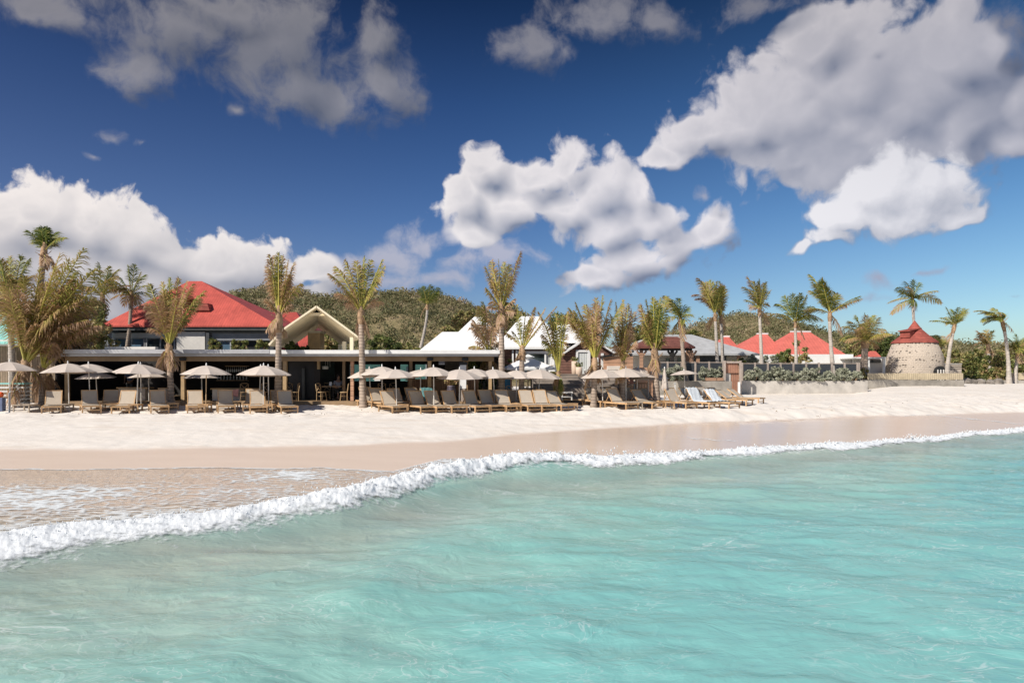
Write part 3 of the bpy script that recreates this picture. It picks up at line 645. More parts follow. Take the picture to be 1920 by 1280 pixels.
# ================================================================ terrace ground behind the sea wall
tb = MB(); tb.span((WX(1238, 50)-2, 50.25, .6), (WX(1626, 50.25), 130, 2.06)); tb.span((WX(1626, 50.25)+.003, 54.4, .6), (WX(1806, 54.4), 129.9, 2.055)); o = tb.build('garden_terrace', M['terrace']); tag(o, kind='structure')

# ================================================================ red-roofed two-storey house
Y = 46.0
h = thing('red_roofed_house', 'two storey house with steep red corrugated hip roof behind the restaurant', 'house', (WX(360, 48), 48, 1))
def under(p): # parts are modelled in world coordinates; keep them there under an Empty
    bpy.context.view_layer.update(); return p
def adopt(root):
    for c in root.children: c.matrix_parent_inverse = Matrix.Translation(root.location).inverted()
hip(MB(), 186, 521, 354, 378, 610, 527, 45.8, 50, 56, .10).build('roof', M['red_roof'], h)
fa = MB(); rect(fa, 189, 611.5, 519, 619, 45.9, .14); fa.build('fascia', M['darkgrey'], h)
wb = MB(); wb.span((WX(197, 46.8), 46.8, 1), (WX(510, 46.8), 55, WZ(612, 46.8))); wb.build('wall', M['char'], h)
R1('panel', 'offwhite', h, 331, 622, 384, 656, 46.2, .5)
R1('lintel', 'offwhite', h, 205, 624, 331, 633, 46.4, .35)
R1('pillar', 'greyside', h, 192, 618, 203, 660, 45.6, .4)
for (x0, x1, gl) in ((213, 271, 'glass_blue'), (273, 328, 'glass')):
    f = MB(); rect(f, x0, 633, x1, 635, 46.5, .14); rect(f, x0, 653, x1, 656, 46.5, .14); rect(f, x0, 635, x0+2.4, 653, 46.5, .14); rect(f, x1-2.4, 635, x1, 653, 46.5, .14); rect(f, (x0+x1)/2-.8, 635, (x0+x1)/2+.8, 653, 46.52, .12)
    wf = f.build('window', M['grey_metal'], h); p_ = R1('pane', gl, wf, x0+2.4, 635, x1-2.4, 653, 46.6, .03)
R1('roller_shutter', 'greyside', h, 392, 624, 508, 638, 46.3, .3)
R1('lintel', 'darkgrey', h, 385, 619, 512, 624, 46.2, .4)
f = MB(); rect(f, 410, 638, 434, 640, 46.4, .3); rect(f, 410, 640, 413, 657, 46.4, .3); rect(f, 431, 640, 434, 657, 46.4, .3); wf = f.build('window', M['grey_metal'], h); R1('pane', 'glass_blue', wf, 413, 640, 431, 657, 46.5, .05)
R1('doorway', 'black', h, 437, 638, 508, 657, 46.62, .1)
R1('pillar', 'char', h, 386, 624, 392, 658, 45.9, .5)
R1('pillar', 'char', h, 506, 619, 513, 658, 45.9, .5)
v = MB(); v.prism([(-.5, 0), (.5, 0), (.35, .5), (-.35, .5)], -.4, .5); o = v.build('roof_vent', M['shingle_red'], h); o.location = W(384, 575, 47.3) - Vector((0, 0, .3))
d = MB(); d.prism([(-.75, 0), (.75, 0), (0, .55)], -.5, .9); o = d.build('dormer', M['red_roof'], h); o.location = W(340, 560, 47.6)
# lower wing to the right
h2 = thing('red_roofed_wing', 'low red corrugated roof wing to the right of the big red roof', 'house', (WX(520, 54), 54, 1))
hip(MB(), 455, 572, 470, 556, 612, 585, 52, 55, 60, .1).build('roof', M['red_roof'], h2); R1('wall', 'offwhite', h2, 462, 614, 566, 665, 53, 5)
h3 = thing('red_roofed_annex', 'small red roofed annex seen through the cream gable canopy', 'house', (WX(570, 47), 47, 1))
hip(MB(), 520, 592, 532, 584, 652, 616, 46.5, 49, 51.5, .1).build('roof', M['red_roof'], h3); R1('wall', 'char', h3, 524, 654, 588, 668, 47, 3)
for r_ in (h, h2, h3): adopt(r_)

# ================================================================ turquoise roofed house at far left, and the one behind the restaurant
h = thing('turquoise_roofed_house', 'tan walled house with turquoise sheet roof at the far left edge', 'house', (WX(0, 42), 42, 1))
hip(MB(), -110, 36, -60, 4, 641, 590, 40, 44, 49, .12).build('roof', M['turq_roof'], h)
R1('wall', 'plank_vert', h, -100, 642, 31, 745, 40.8, 6); R1('shutter', 'turq', h, 17, 641, 23, 660, 40.5, .2); R1('fascia', 'offwhite', h, -108, 637, 33, 648, 40.1, .15)
adopt(h)
h = thing('turquoise_wall_house', 'turquoise boarded house glimpsed through the restaurant back window', 'house', (WX(730, 51), 51, 1))
R1('wall', 'turq', h, 640, 676, 815, 735, 51, 4); R1('door', 'white', h, 702, 690, 716, 720, 50.9, .06)
R1('window', 'glass_blue', h, 762, 688, 774, 705, 50.9, .06)
hip(MB(), 630, 825, 690, 770, 677, 662, 50, 53, 57, .1).build('roof', M['grey_roof'], h); adopt(h)

# ================================================================ beach restaurant
FL = WZ(752, 35)
h = thing('beach_restaurant', 'long open fronted beach restaurant with flat roof on timber posts', 'restaurant', (WX(520, 35), 35, 1))
fb = MB(); fb.span((WX(100, 35), 34.95, .6), (WX(915, 35), 44, FL)); fb.build('deck_floor', M['beam'], h)
R1('roof', 'grey_metal', h, 118, 655, 505, 662.5, 34.2, 9.6)
R1('roof', 'white', h, 505, 656, 937, 663, 34.22, 9.6)
R1('gutter', 'grey_metal', h, 112, 662.7, 935, 668, 34.42, .3, .02)
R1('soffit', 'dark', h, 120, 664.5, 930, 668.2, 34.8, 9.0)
R1('beam', 'beam', h, 122, 668.6, 926, 677, 34.9, .25)
R1('parapet', 'offwhite', h, 196, 650, 291, 654.6, 34.6, .3)
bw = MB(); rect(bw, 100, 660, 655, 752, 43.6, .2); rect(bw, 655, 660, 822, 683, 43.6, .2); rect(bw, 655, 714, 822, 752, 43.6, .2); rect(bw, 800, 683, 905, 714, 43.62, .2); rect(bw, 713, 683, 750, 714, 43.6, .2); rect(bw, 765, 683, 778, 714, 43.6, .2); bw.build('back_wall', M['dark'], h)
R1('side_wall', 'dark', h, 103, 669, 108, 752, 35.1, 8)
R1('panelling', 'slat_vert', h, 108, 690, 152, 748, 39, .2)
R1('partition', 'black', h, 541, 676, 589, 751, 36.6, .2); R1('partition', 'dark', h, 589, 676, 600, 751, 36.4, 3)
R1('door_frame', 'darkgrey', h, 566, 690, 571, 751, 36.4, .15)
for (x0, x1, m_, Yp, yt) in ((339, 345.5, 'post', 35.05, 677), (530, 537, 'post', 35.05, 677), (657, 663, 'cedar', 35.05, 677), (642, 647, 'beam', 36.0, 677), (594.5, 599, 'post', 36.0, 677), (767.5, 773, 'beam', 35.6, 677), (802, 808.5, 'post', 35.05, 677), (871, 877, 'beam', 35.4, 677), (916, 922, 'post', 35.05, 677), (121, 127, 'post', 35.05, 677)):
    R1('post', m_, h, x0, yt, x1, 692 if x0 == 594.5 else 752, Yp, .18)
for x in (341.5, 806, 872): rect(MB(), x-6, 670, x+6, 676, 34.75, .14).build('speaker', M['black'], h, .03)
adopt(h)

# cream A-frame canopy on the upper terrace
h = thing('gable_canopy', 'cream timber gable canopy with steep open ends above the restaurant roof', 'canopy', (WX(594, 40), 40, 3.8))
YA, YB = 38.0, 44.5
apA, lA, rA = W(594, 574, YA), W(512, 640, YA), W(673, 632, YA); l0 = W(505, 646, YA)
apB = W(597, 611, YB); lB, rB = W(546, 650, YB), W(642, 645, YB)
kA = W(530, 618, YA); kB = W(556, 640, YB); l0.y = YA
sl = MB(); sl.slab([kA, apA, apB, kB], .10); sl.slab([l0, kA + Vector((0, 0, -.003)), kB + Vector((0, 0, -.003)), lB], .08); sl.build('roof_slope', M['cream'], h)
sl = MB(); sl.slab([apA, rA, rB, apB], .12); sl.build('roof_slope', M['cream'], h)
fe = MB()
for a_, b_ in ((kA, apA), (apA, rA), (l0, kA)): fe.bar(a_ + Vector((0, -.06, -.02)), b_ + Vector((0, -.06, -.02)), .05, .10)
fe.build('edge_board', M['cream_edge'], h)
tb = MB(); tb.bar(W(577, 589, YA+.2), W(613, 589, YA+.2), .1, .16); tb.build('tie_beam', M['cream'], h)
tb = MB(); tb.slab([W(582, 586, YA+.5), W(606, 586, YA+.5), W(594, 577, YA+.5)], .04); tb.build('gable_infill', M['plank_grey'], h)
for (x, y0, Yp) in ((659, 632, YA+.3), (645, 640, YA+1.6), (637, 645, YA+4)): R1('post', 'cream_edge', h, x-3.2, y0, x+3.2, 664, Yp, .18)
adopt(h)
h = thing('stucco_pillar', 'square tan rendered pillar standing under the gable canopy', 'pillar', (WX(588, 42), 42, 3.7))
R1('shaft', 'post', h, 577, 624, 600, 664, 42, 1.0); R1('cap', 'cream_edge', h, 575.5, 620, 601.5, 624, 41.95, 1.1); adopt(h)

# ================================================================ plank hut at left
h = thing('plank_hut', 'weathered vertical plank hut behind the palms at left of restaurant', 'hut', (WX(85, 37), 37, 1))
R1('wall', 'plank_vert', h, 50, 668, 112, 754, 36.2, 3); R1('door', 'slat_vert', h, 70, 700, 93, 753, 36.1, .08); R1('roof', 'plank_grey', h, 46, 663, 116, 668, 36.0, 3.4); adopt(h)

# ================================================================ white roofed villa
h = thing('white_roofed_wing', 'low white hip roofed wing at left of the white roofed villa', 'house', (WX(825, 48), 48, 1))
hip(MB(), 786, 900, 829, 872, 657, 622, 47, 50, 54, .12).build('roof', M['white_roof'], h); R1('wall', 'greyside', h, 798, 658, 880, 740, 47.6, 5); adopt(h)
h = thing('white_pyramid_house', 'grey walled house with tall white pyramid roof between palms', 'house', (WX(885, 44), 44, 1))
hip(MB(), 826, 962, 889, 902, 654, 594, 43, 46.5, 50, .14).build('roof', M['white_roof'], h)
R1('wall', 'plank_grey', h, 834, 656, 945, 745, 43.6, 5); R1('corner_board', 'white', h, 869, 656, 874, 700, 43.45, .12); R1('window', 'glass', h, 905, 668, 925, 690, 43.5, .1); adopt(h)
h = thing('white_roofed_villa', 'brown shingled beach villa with big white roof and sliding glass doors', 'house', (WX(1000, 42), 42, 1))
VY = 42.0
hip(MB(), 928, 1062, 977, 1012, 650, 593, 41.75, 45.5, 50, .14).build('roof', M['white_roof'], h)
R1('fascia', 'grey_metal', h, 940, 650.5, 1058, 655, 41.85, .2)
R1('wall', 'brown_wall', h, 944, 654, 1062, 706, VY+.3, 6)
f = MB(); rect(f, 968, 658, 1036, 663, VY, .25); rect(f, 968, 663, 971, 706, VY, .25); rect(f, 1021, 663, 1024, 706, VY, .25); rect(f, 1044, 658, 1048, 706, VY, .25); rect(f, 1036, 658, 1044, 663, VY, .25)
sd_ = f.build('sliding_door', M['white'], h); R1('pane', 'glass', sd_, 971, 663, 1021, 706, VY+.15, .05); R1('curtain', 'curtain', sd_, 1024, 663, 1044, 706, VY+.12, .06)
for x in (960, 967): R1('corner_board', 'white', h, x, 656, x+3, 692, VY-.05, .15)
adopt(h)
h = thing('shingle_cottage', 'brown shingle gabled cottage with curtained white window beside villa', 'house', (WX(1095, 42), 42, 1))
g = MB(); Y0 = 41.8
g.prism([(WX(1048, Y0), WZ(706, Y0)), (WX(1148, Y0), WZ(706, Y0)), (WX(1148, Y0), WZ(662, Y0)), (WX(1105, Y0), WZ(634, Y0)), (WX(1060, Y0), WZ(662, Y0)), (WX(1048, Y0), WZ(662, Y0))], Y0, Y0+6); g.build('wall', M['brown_wall'], h)
rf = MB(); rf.slab([(WX(1052, Y0), Y0-.3, WZ(663, Y0)), (WX(1104, Y0), Y0-.3, WZ(630, Y0)), (WX(1104, Y0), 48, WZ(630, Y0)), (WX(1052, Y0), 48, WZ(663, Y0))], .12); rf.build('roof_slope', M['white_roof'], h)
rf = MB(); rf.slab([(WX(1104, Y0), Y0-.3, WZ(630, Y0)), (WX(1156, Y0), Y0-.3, WZ(663, Y0)), (WX(1156, Y0), 48, WZ(663, Y0)), (WX(1104, Y0), 48, WZ(630, Y0))], .12); rf.build('roof_slope', M['white_roof'], h)
rr_ = MB(); hip(rr_, 1040, 1100, 1045, 1085, 640, 608, 44, 47, 50, .1); rr_.build('rear_roof', M['white_roof'], h)
f = MB(); rect(f, 1080, 656, 1107, 660, Y0-.12, .15); rect(f, 1080, 660, 1084, 706, Y0-.12, .15); rect(f, 1102, 660, 1107, 706, Y0-.12, .15); wf = f.build('window', M['white'], h); R1('curtain', 'curtain', wf, 1084, 660, 1102, 706, Y0-.06, .05)
R1('corner_board', 'white', h, 1127, 662, 1132, 706, Y0-.1, .12); R1('corner_board', 'white', h, 1119, 670, 1122, 700, Y0-.1, .12); adopt(h)

# deck and long timber steps in front of the villa
h = thing('timber_steps', 'long weathered timber steps and deck below the brown shingle villa', 'steps', (WX(1080, 39), 39, 1))
ytops = [736, 727, 719, 712, 706, 700.5]
for i, yt in enumerate(ytops):
    Ys = 37.0 + i*.55
    s_ = MB(); s_.span((WX(1000 - (24 if i < 2 else 0), Ys), Ys, .7), (WX(1168, Ys), Ys+.62 if i < 5 else 46, WZ(yt, Ys)-.003*i)); s_.build('step' if i < 5 else 'deck', M['plank_grey'], h)
adopt(h)
h = thing('shower_screen_box', 'cedar clad box with grey side and black sloping roof behind umbrellas', 'cabin', (WX(1170, 41), 41, 1))
Y0 = 40.6
b_ = MB(); b_.span((WX(1132, Y0), Y0, .8), (WX(1187, Y0), Y0+.2, WZ(668, Y0))); b_.build('front_wall', M['cedar'], h)
b_ = MB(); a1 = W(1187, 662, Y0); a2 = W(1221, 674, Y0+5)
b_.prism([(Y0+.21, .8), (Y0+6, .8), (Y0+6, a2.z), (Y0+.21, a1.z)], a1.x-.15, a1.x, 'X'); b_.build('side_wall', M['greyside'], h)
b_ = MB(); b_.slab([W(1130, 667, Y0-.15), W(1189, 657, Y0-.15), (W(1189, 657, Y0-.15).x+.1, Y0+6.3, WZ(660, Y0+6)), (W(1130, 667, Y0).x, Y0+6.3, WZ(668, Y0+6))], .1); b_.build('roof', M['black'], h)
b_ = MB(); b_.span((WX(1187, Y0+2)+.02, Y0+1.2, .8), (WX(1226, Y0+1.2), Y0+1.4, WZ(689, Y0+1.2))); b_.build('low_wall', M['cedar'], h); adopt(h)

# pergola with dark red roof
h = thing('red_pergola', 'timber pergola with dark red shingle hip roof and braced posts', 'pergola', (WX(1245, 54), 54, 2))
hip(MB(), 1192, 1304, 1222, 1270, 650, 631, 52, 54.5, 57, .12).build('roof', M['pergola_roof'], h)
R1('beam', 'dark', h, 1200, 652.6, 1298, 657, 52.2, .2)
for (x, m_, Yp) in ((1261, 'dark', 52.25), (1297, 'cedar', 52.25), (1203, 'cedar', 52.25), (1290, 'cedar', 56.0)):
    p_ = MB(); rect(p_, x-3, 657, x+3, 716, Yp, .2); p_.bar(W(x, 670, Yp+.1), W(x-9, 657.5, Yp+.1), .14); p_.bar(W(x, 670, Yp+.1), W(x+9, 657.5, Yp+.1), .14); p_.build('post', M[m_], h)
adopt(h)
h = thing('grey_roofed_house', 'long low house with grey shingle hip roof and dark board wall', 'house', (WX(1300, 61), 61, 2))
hip(MB(), 1130, 1424, 1232, 1297, 663, 627, 58, 63, 70, .14).build('roof', M['grey_roof'], h)
R1('wall', 'offwhite', h, 1140, 665, 1310, 716, 59.2, 8); R1('wall', 'char', h, 1308, 664.5, 1362, 716, 58.6, .5); R1('wall', 'offwhite', h, 1362, 668, 1415, 716, 60, 5)
for x in (1249, 1271): R1('window', 'glass', h, x, 671, x+7 if x == 1249 else x+14, 690, 59.1, .06)
for x in (1309, 1386): R1('post', 'cedar', h, x-3, 664.5, x+3, 716, 58.2, .2)
adopt(h)
# three red roofs
for (nm, lab, x0, x1, r0, r1, ye, yr, Ye) in (
        ('red_roofed_cottage', 'small pale red hip roof just right of the grey roofed house', 1330, 1398, 1359, 1366, 664, 631, 75),
        ('red_roofed_cottage', 'middle pale red hip roof with white cap behind the glass fence', 1385, 1474, 1421, 1438, 664, 626, 73),
        ('red_roofed_cottage', 'widest pale red hip roof, nearest the stone tower side', 1452, 1589, 1484, 1518, 666, 622, 71)):
    h = thing(nm, lab, 'house', (WX((x0+x1)/2, Ye), Ye, 2), 0, 'faded red hip roofs')
    hip(MB(), x0, x1, r0, r1, ye, yr, Ye, Ye+4, Ye+8, .14).build('roof', M['red_roof_pale'], h)
    cp = MB(); cp.bar(W(r0-2, yr-.5, Ye+4), W(r1+2, yr-.5, Ye+4), .22, .16); cp.build('ridge_cap', M['white'], h)
    R1('wall', 'white', h, x0+7, ye+2, x1-7, 716, Ye+.7, 6)
    if x1 > 1580: R1('window', 'glass', h, 1555, 668, 1576, 674, Ye+.6, .05); R1('planter_wall', 'cedar', h, 1496, 668, 1590, 684, Ye-1.2, .3)
    adopt(h)
h = thing('white_beach_kiosk', 'little white kiosk with tiny red roof left of the stone tower', 'kiosk', (WX(1645, 58), 58, 2))
hip(MB(), 1622, 1652, 1632, 1642, 668, 658, 58.5, 59.5, 60.5, .08).build('roof', M['red_roof_pale'], h); R1('roof_slab', 'white', h, 1600, 669, 1661, 672, 57.6, 3)
for x in (1627, 1656): R1('post', 'white', h, x, 672, x+4, 712, 57.7, .2)
R1('wall', 'white', h, 1600, 672, 1661, 712, 59.5, .2); R1('doorway', 'glass', h, 1632, 674, 1652, 680, 59.4, .08); adopt(h)

# ================================================================ stone tower (old mill)
TY = 58.0
h = thing('stone_tower', 'round rubble stone mill tower with conical red shingle roof', 'tower', (WX(1715, TY), TY, 1.9))
zt, z0 = WZ(642, TY-1.9)-1.9, 0
rb, rt = (1771-1661)/2/F*TY*.90, (1760-1674)/2/F*TY*.87
MB().lathe((0, 0, 0), [(rb, -1), (rb, 0), (rb*.985, zt*.3), (rb*.94, zt*.65), (rt, zt), (rt-.3, zt), (.1, zt-.05)], 48).build('stone_wall', M['stone'], h)
ap = WZ(601, TY)-1.9
MB().lathe((0, 0, 0), [(rt*.9, zt-.02), (rt+.10, zt+.02), (rt+.08, zt+.12), (rt*.70, zt+.10+(ap-zt)*.24), (rt*.34, zt+(ap-zt)*.60), (.03, ap)], 16, False).build('roof', M['shingle_red'], h)
d = MB(); d.prism([(-.42, 0), (.42, 0), (.42, .55), (-.42, .55)], -.2, 1.2); d.slab([(-.52, -.35, .6), (.52, -.35, .6), (.52, 1.3, .85), (-.52, 1.3, .85)], .08); o = d.build('dormer', M['shingle_red'], h); o.location = (-rt*.62, -rt*.35, zt+.45); o.rotation_euler = (0, 0, R(-62))
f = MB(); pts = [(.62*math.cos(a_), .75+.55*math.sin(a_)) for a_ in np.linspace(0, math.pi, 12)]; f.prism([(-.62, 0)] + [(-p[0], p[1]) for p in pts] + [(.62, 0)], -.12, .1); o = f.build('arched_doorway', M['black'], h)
o.location = (rb*.37, -rb*.925, .0); o.rotation_euler = (0, 0, R(21.5))
f = MB(); [f.bar((x, -.16, 0), (x, -.16, 1.0), .07) for x in (-.42, -.08, .24)]; o2 = f.build('grille', M['offwhite'], o)
o = MB().box((0, 0, 0), (.04, .04, 1.6)).build('rod', M['grey_metal'], h); o.location = (0, 0, ap+.75)

# ================================================================ walls and fences on the beach front
def wall_box(name, lab, cat, m_, x0, x1, yt, Y, dy, zb=.7, cap=None):
    h = thing(name, lab, cat, (WX((x0+x1)/2, Y), Y, zb)); b_ = MB(); n = max(2, int((x1-x0)/14)); xs = np.linspace(x0, x1, n)
    pr = [(WX(x, Y), WZ(yt + (random.random()-.5)*.9, Y)) for x in xs]
    b_.prism([(WX(x0, Y), zb)] + pr + [(WX(x1, Y), zb)], Y, Y+dy); b_.build('wall', M[m_], h)
    if cap: R1('coping', cap, h, x0, yt-2, x1, yt-.6, Y-.06, dy+.1)
    adopt(h); return h
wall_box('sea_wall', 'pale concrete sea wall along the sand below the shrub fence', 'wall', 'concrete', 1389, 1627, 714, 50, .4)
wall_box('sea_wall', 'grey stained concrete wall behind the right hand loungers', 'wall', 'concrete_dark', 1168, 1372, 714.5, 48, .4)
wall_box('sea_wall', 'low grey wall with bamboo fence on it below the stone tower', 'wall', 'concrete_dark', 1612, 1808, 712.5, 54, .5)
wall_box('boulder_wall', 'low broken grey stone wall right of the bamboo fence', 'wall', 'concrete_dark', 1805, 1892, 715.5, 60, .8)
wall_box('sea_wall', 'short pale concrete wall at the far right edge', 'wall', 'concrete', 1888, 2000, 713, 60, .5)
def cane(lab, x0, x1, y0, y1, Y):
    h = thing('bamboo_fence', lab, 'fence', (WX((x0+x1)/2, Y), Y, WZ(y1, Y)))
    R1('cane_panel', 'bamboo', h, x0, y0, x1, y1, Y, .06)
    for x in np.arange(x0+2, x1, 24): R1('post', 'fpost', h, x-1.2, y0-1, x+1.2, y1+1, Y+.07, .1)
    adopt(h)
cane('low bamboo cane fence in front of the stone tower', 1627, 1806, 699.5, 711.5, 54.1); cane('short bamboo cane fence at the right edge', 1893, 2000, 699, 711.5, 60.1)
def screen(lab, x0, x1, y0, y1, Y, step):
    h = thing('screen_fence', lab, 'fence', (WX((x0+x1)/2, Y), Y, WZ(y1, Y)))
    xs = list(np.arange(x0, x1, step)) + [x1]
    R1('top_rail', 'fpost', h, x0, y0-1.4, x1, y0, Y+.02, .08)
    for a_, b2 in zip(xs[:-1], xs[1:]): R1('screen_panel', 'mesh', h, a_+1.7, y0+.3, b2-1.7, y1, Y+.05, .03)
    for x in xs: R1('post', 'fpost', h, x-1.6, y0-2.5, x+1.6, y1+.5, Y, .12)
    adopt(h)
screen('dark mesh screen fence with grey posts right of the beach gate', 1392, 1611, 682, 714, 50.6, 24)
screen('dark mesh screen fence with grey posts left of the beach gate', 1226, 1358, 680, 715, 50.4, 26)
h = thing('beach_gate', 'tall cedar slat gate box with white post above the sand', 'gate', (WX(1374, 49), 49, 1))
R1('panel', 'cedar_vert', h, 1361, 680, 1384, 699, 48.8, .3); R1('gate_leaf', 'cedar_vert', h, 1371, 699, 1385, 736, 48.9, .12); R1('lintel', 'fpost', h, 1358, 677, 1387, 680.5, 48.7, .5)
for x, m_ in ((1387, 'fpost'), (1357.5, 'fpost')): R1('post', m_, h, x, 676, x+3.4, 742, 48.6, .15)
R1('white_post', 'white', h, 1384.5, 716, 1388, 742, 48.4, .15); R1('pier', 'concrete', h, 1360, 700, 1370, 735, 48.9, .5); adopt(h)
# concrete steps base / landing under villa terrace
h = thing('white_garden_wall', 'white garden wall seen between shrubs below the red roofs', 'wall', (WX(1460, 58), 58, 2)); R1('wall', 'white', h, 1405, 664, 1600, 716, 60, .3); R1('coping', 'offwhite', h, 1404, 682, 1601, 684, 59.9, .1); adopt(h)

for k, (x, yb_, s_, lb) in enumerate(((1812, 721, .42, 'squat grey boulder at the right end of the bamboo fence wall'), (1824, 722, .30, 'small brown rock right of the squat boulder'), (1838, 721, .36, 'flat grey boulder under the yellow tuft'), (1856, 720, .28, 'small pale rock mid way along the broken wall'), (1872, 720, .38, 'rounded grey boulder near the bent palm foot'))):
    rgk = np.random.default_rng(900+k); Yr = 58.5; v0 = RNG.random() * 0
    c0 = Vector((WX(x, Yr), Yr, gz(WX(x, Yr), Yr))); bm_ = MB(); prof_ = [(.02, s_*.9), (s_*.5, s_*.82), (s_*.85, s_*.5), (s_, s_*.1), (s_*.95, -.2)]
    vs = []; n = 12
    for r_, z in prof_:
        for j in range(n): a = 2*math.pi*j/n; q = r_*(1+rgk.normal(0, .13)); vs.append((q*math.cos(a)*1.25, q*math.sin(a), z+rgk.normal(0, .03)))
    bm_.add(vs, [(i*n+j, i*n+(j+1) % n, (i+1)*n+(j+1) % n, (i+1)*n+j) for i in range(len(prof_)-1) for j in range(n)] + [tuple(range(n))], False)
    o = bm_.build('boulder', M['boulder']); c0.z += .10; o.location = c0; tag(o, lb, 'rock', 'boulders along the broken wall')
# ================================================================ palms
def frond_mesh(P0, P1, P2, leaf, dry, rng, hang=.35, wind=0.0, n=None, wid=.042, roll=None, s0=.17, name='frond', parent=None):
    ns = 15; t = np.linspace(0, 1, ns)[:, None]
    P0, P1, P2 = [np.array(p, float) for p in (P0, P1, P2)]
    C = (1-t)**2*P0 + 2*t*(1-t)*P1 + t*t*P2
    L = np.linalg.norm(np.diff(C, axis=0), axis=1).sum()
    Tn = np.gradient(C, axis=0); Tn /= np.linalg.norm(Tn, axis=1)[:, None]
    up = np.array([0, 0, 1.0]); side = np.cross(Tn, up); sl_ = np.linalg.norm(side, axis=1)[:, None]
    a = rng.uniform(0, 2*math.pi); alt = np.array([math.cos(a), math.sin(a), 0])
    side = np.where(sl_ > .35, side/np.maximum(sl_, 1e-3), alt[None]); side = side - Tn*(side*Tn).sum(1)[:, None]; side /= np.linalg.norm(side, axis=1)[:, None]
    ro = rng.normal(0, .45) if roll is None else roll
    nor = np.cross(side, Tn); S = side*math.cos(ro) + nor*math.sin(ro)
    m_ = n or int(np.clip(L*17, 18, 52))
    V = []; Q = []; T3 = []; tone = []
    for sgn in (-1, 1):
        s = np.linspace(s0, .995, m_) + rng.normal(0, .006, m_); s = np.clip(s, .1, 1)
        f = s*(ns-1); i = np.minimum(f.astype(int), ns-2); w_ = (f-i)[:, None]
        p = C[i]*(1-w_)+C[i+1]*w_; tg = Tn[i]*(1-w_)+Tn[i+1]*w_; sd_ = S[i]*(1-w_)+S[i+1]*w_
        al = (1.22 - .72*s + rng.normal(0, .10, m_))[:, None]
        d = tg*np.cos(al) + sgn*sd_*np.sin(al) + np.array([0, 0, -hang*.35])[None] + rng.normal(0, .07, (m_, 3)) + np.array([wind, 0, 0])[None]*.5
        d /= np.linalg.norm(d, axis=1)[:, None]
        ln = (leaf*np.sin(np.pi*(.13+.80*((s-s0)/(1-s0))))**.75*rng.uniform(.8, 1.1, m_))[:, None]
        d2 = d + np.array([0, 0, -hang])[None]*rng.uniform(.5, 1.4, (m_, 1)) + np.array([wind, 0, 0])[None]; d2 /= np.linalg.norm(d2, axis=1)[:, None]
        md = p + d*ln*.5; tp = md + d2*ln*.5
        wv = np.cross(d, np.cross(sd_, tg)+rng.normal(0, .35, (m_, 3))); wv /= np.linalg.norm(wv, axis=1)[:, None]+1e-6; wv = wv*wid*.5
        k = len(V)*0 + sum(len(x) for x in V)
        V.append(np.stack([p-wv*.6, p+wv*.6, md+wv, md-wv, tp], 1).reshape(-1, 3))
        b5 = np.arange(m_)*5 + k; Q.append(np.stack([b5, b5+1, b5+2, b5+3], 1)); T3.append(np.stack([b5+3, b5+2, b5+4], 1))
        tb_ = np.clip(dry + rng.normal(0, .10, m_) + .12*(s-.5), 0, 1)
        tone.append(np.stack([tb_, tb_, np.clip(tb_+.06, 0, 1), np.clip(tb_+.06, 0, 1), np.clip(tb_+.30, 0, 1)], 1).ravel())
    k = sum(len(x) for x in V); rad = np.linspace(.045, .010, ns)*np.clip(L/2.6, .6, 1.5)
    ring = np.stack([C+side*rad[:, None], C+np.cross(side, Tn)*rad[:, None], C-side*rad[:, None], C-np.cross(side, Tn)*rad[:, None]], 1).reshape(-1, 3)
    V.append(ring); tone.append(np.full(len(ring), dry)); rq = []
    for i in range(ns-1):
        for j in range(4): rq.append((k+i*4+j, k+i*4+(j+1) % 4, k+(i+1)*4+(j+1) % 4, k+(i+1)*4+j))
    faces = [np.concatenate(Q), np.concatenate(T3), np.array(rq)]
    o = np_mesh(name, np.concatenate(V), faces, PALM, {'tone': np.concatenate(tone)}, False, parent)
    o.data.materials.append(M['stem']); mi = np.zeros(len(o.data.polygons), dtype=np.int32); mi[-len(rq):] = 1; o.data.polygons.foreach_set('material_index', mi)
    return o
FR = RB = None
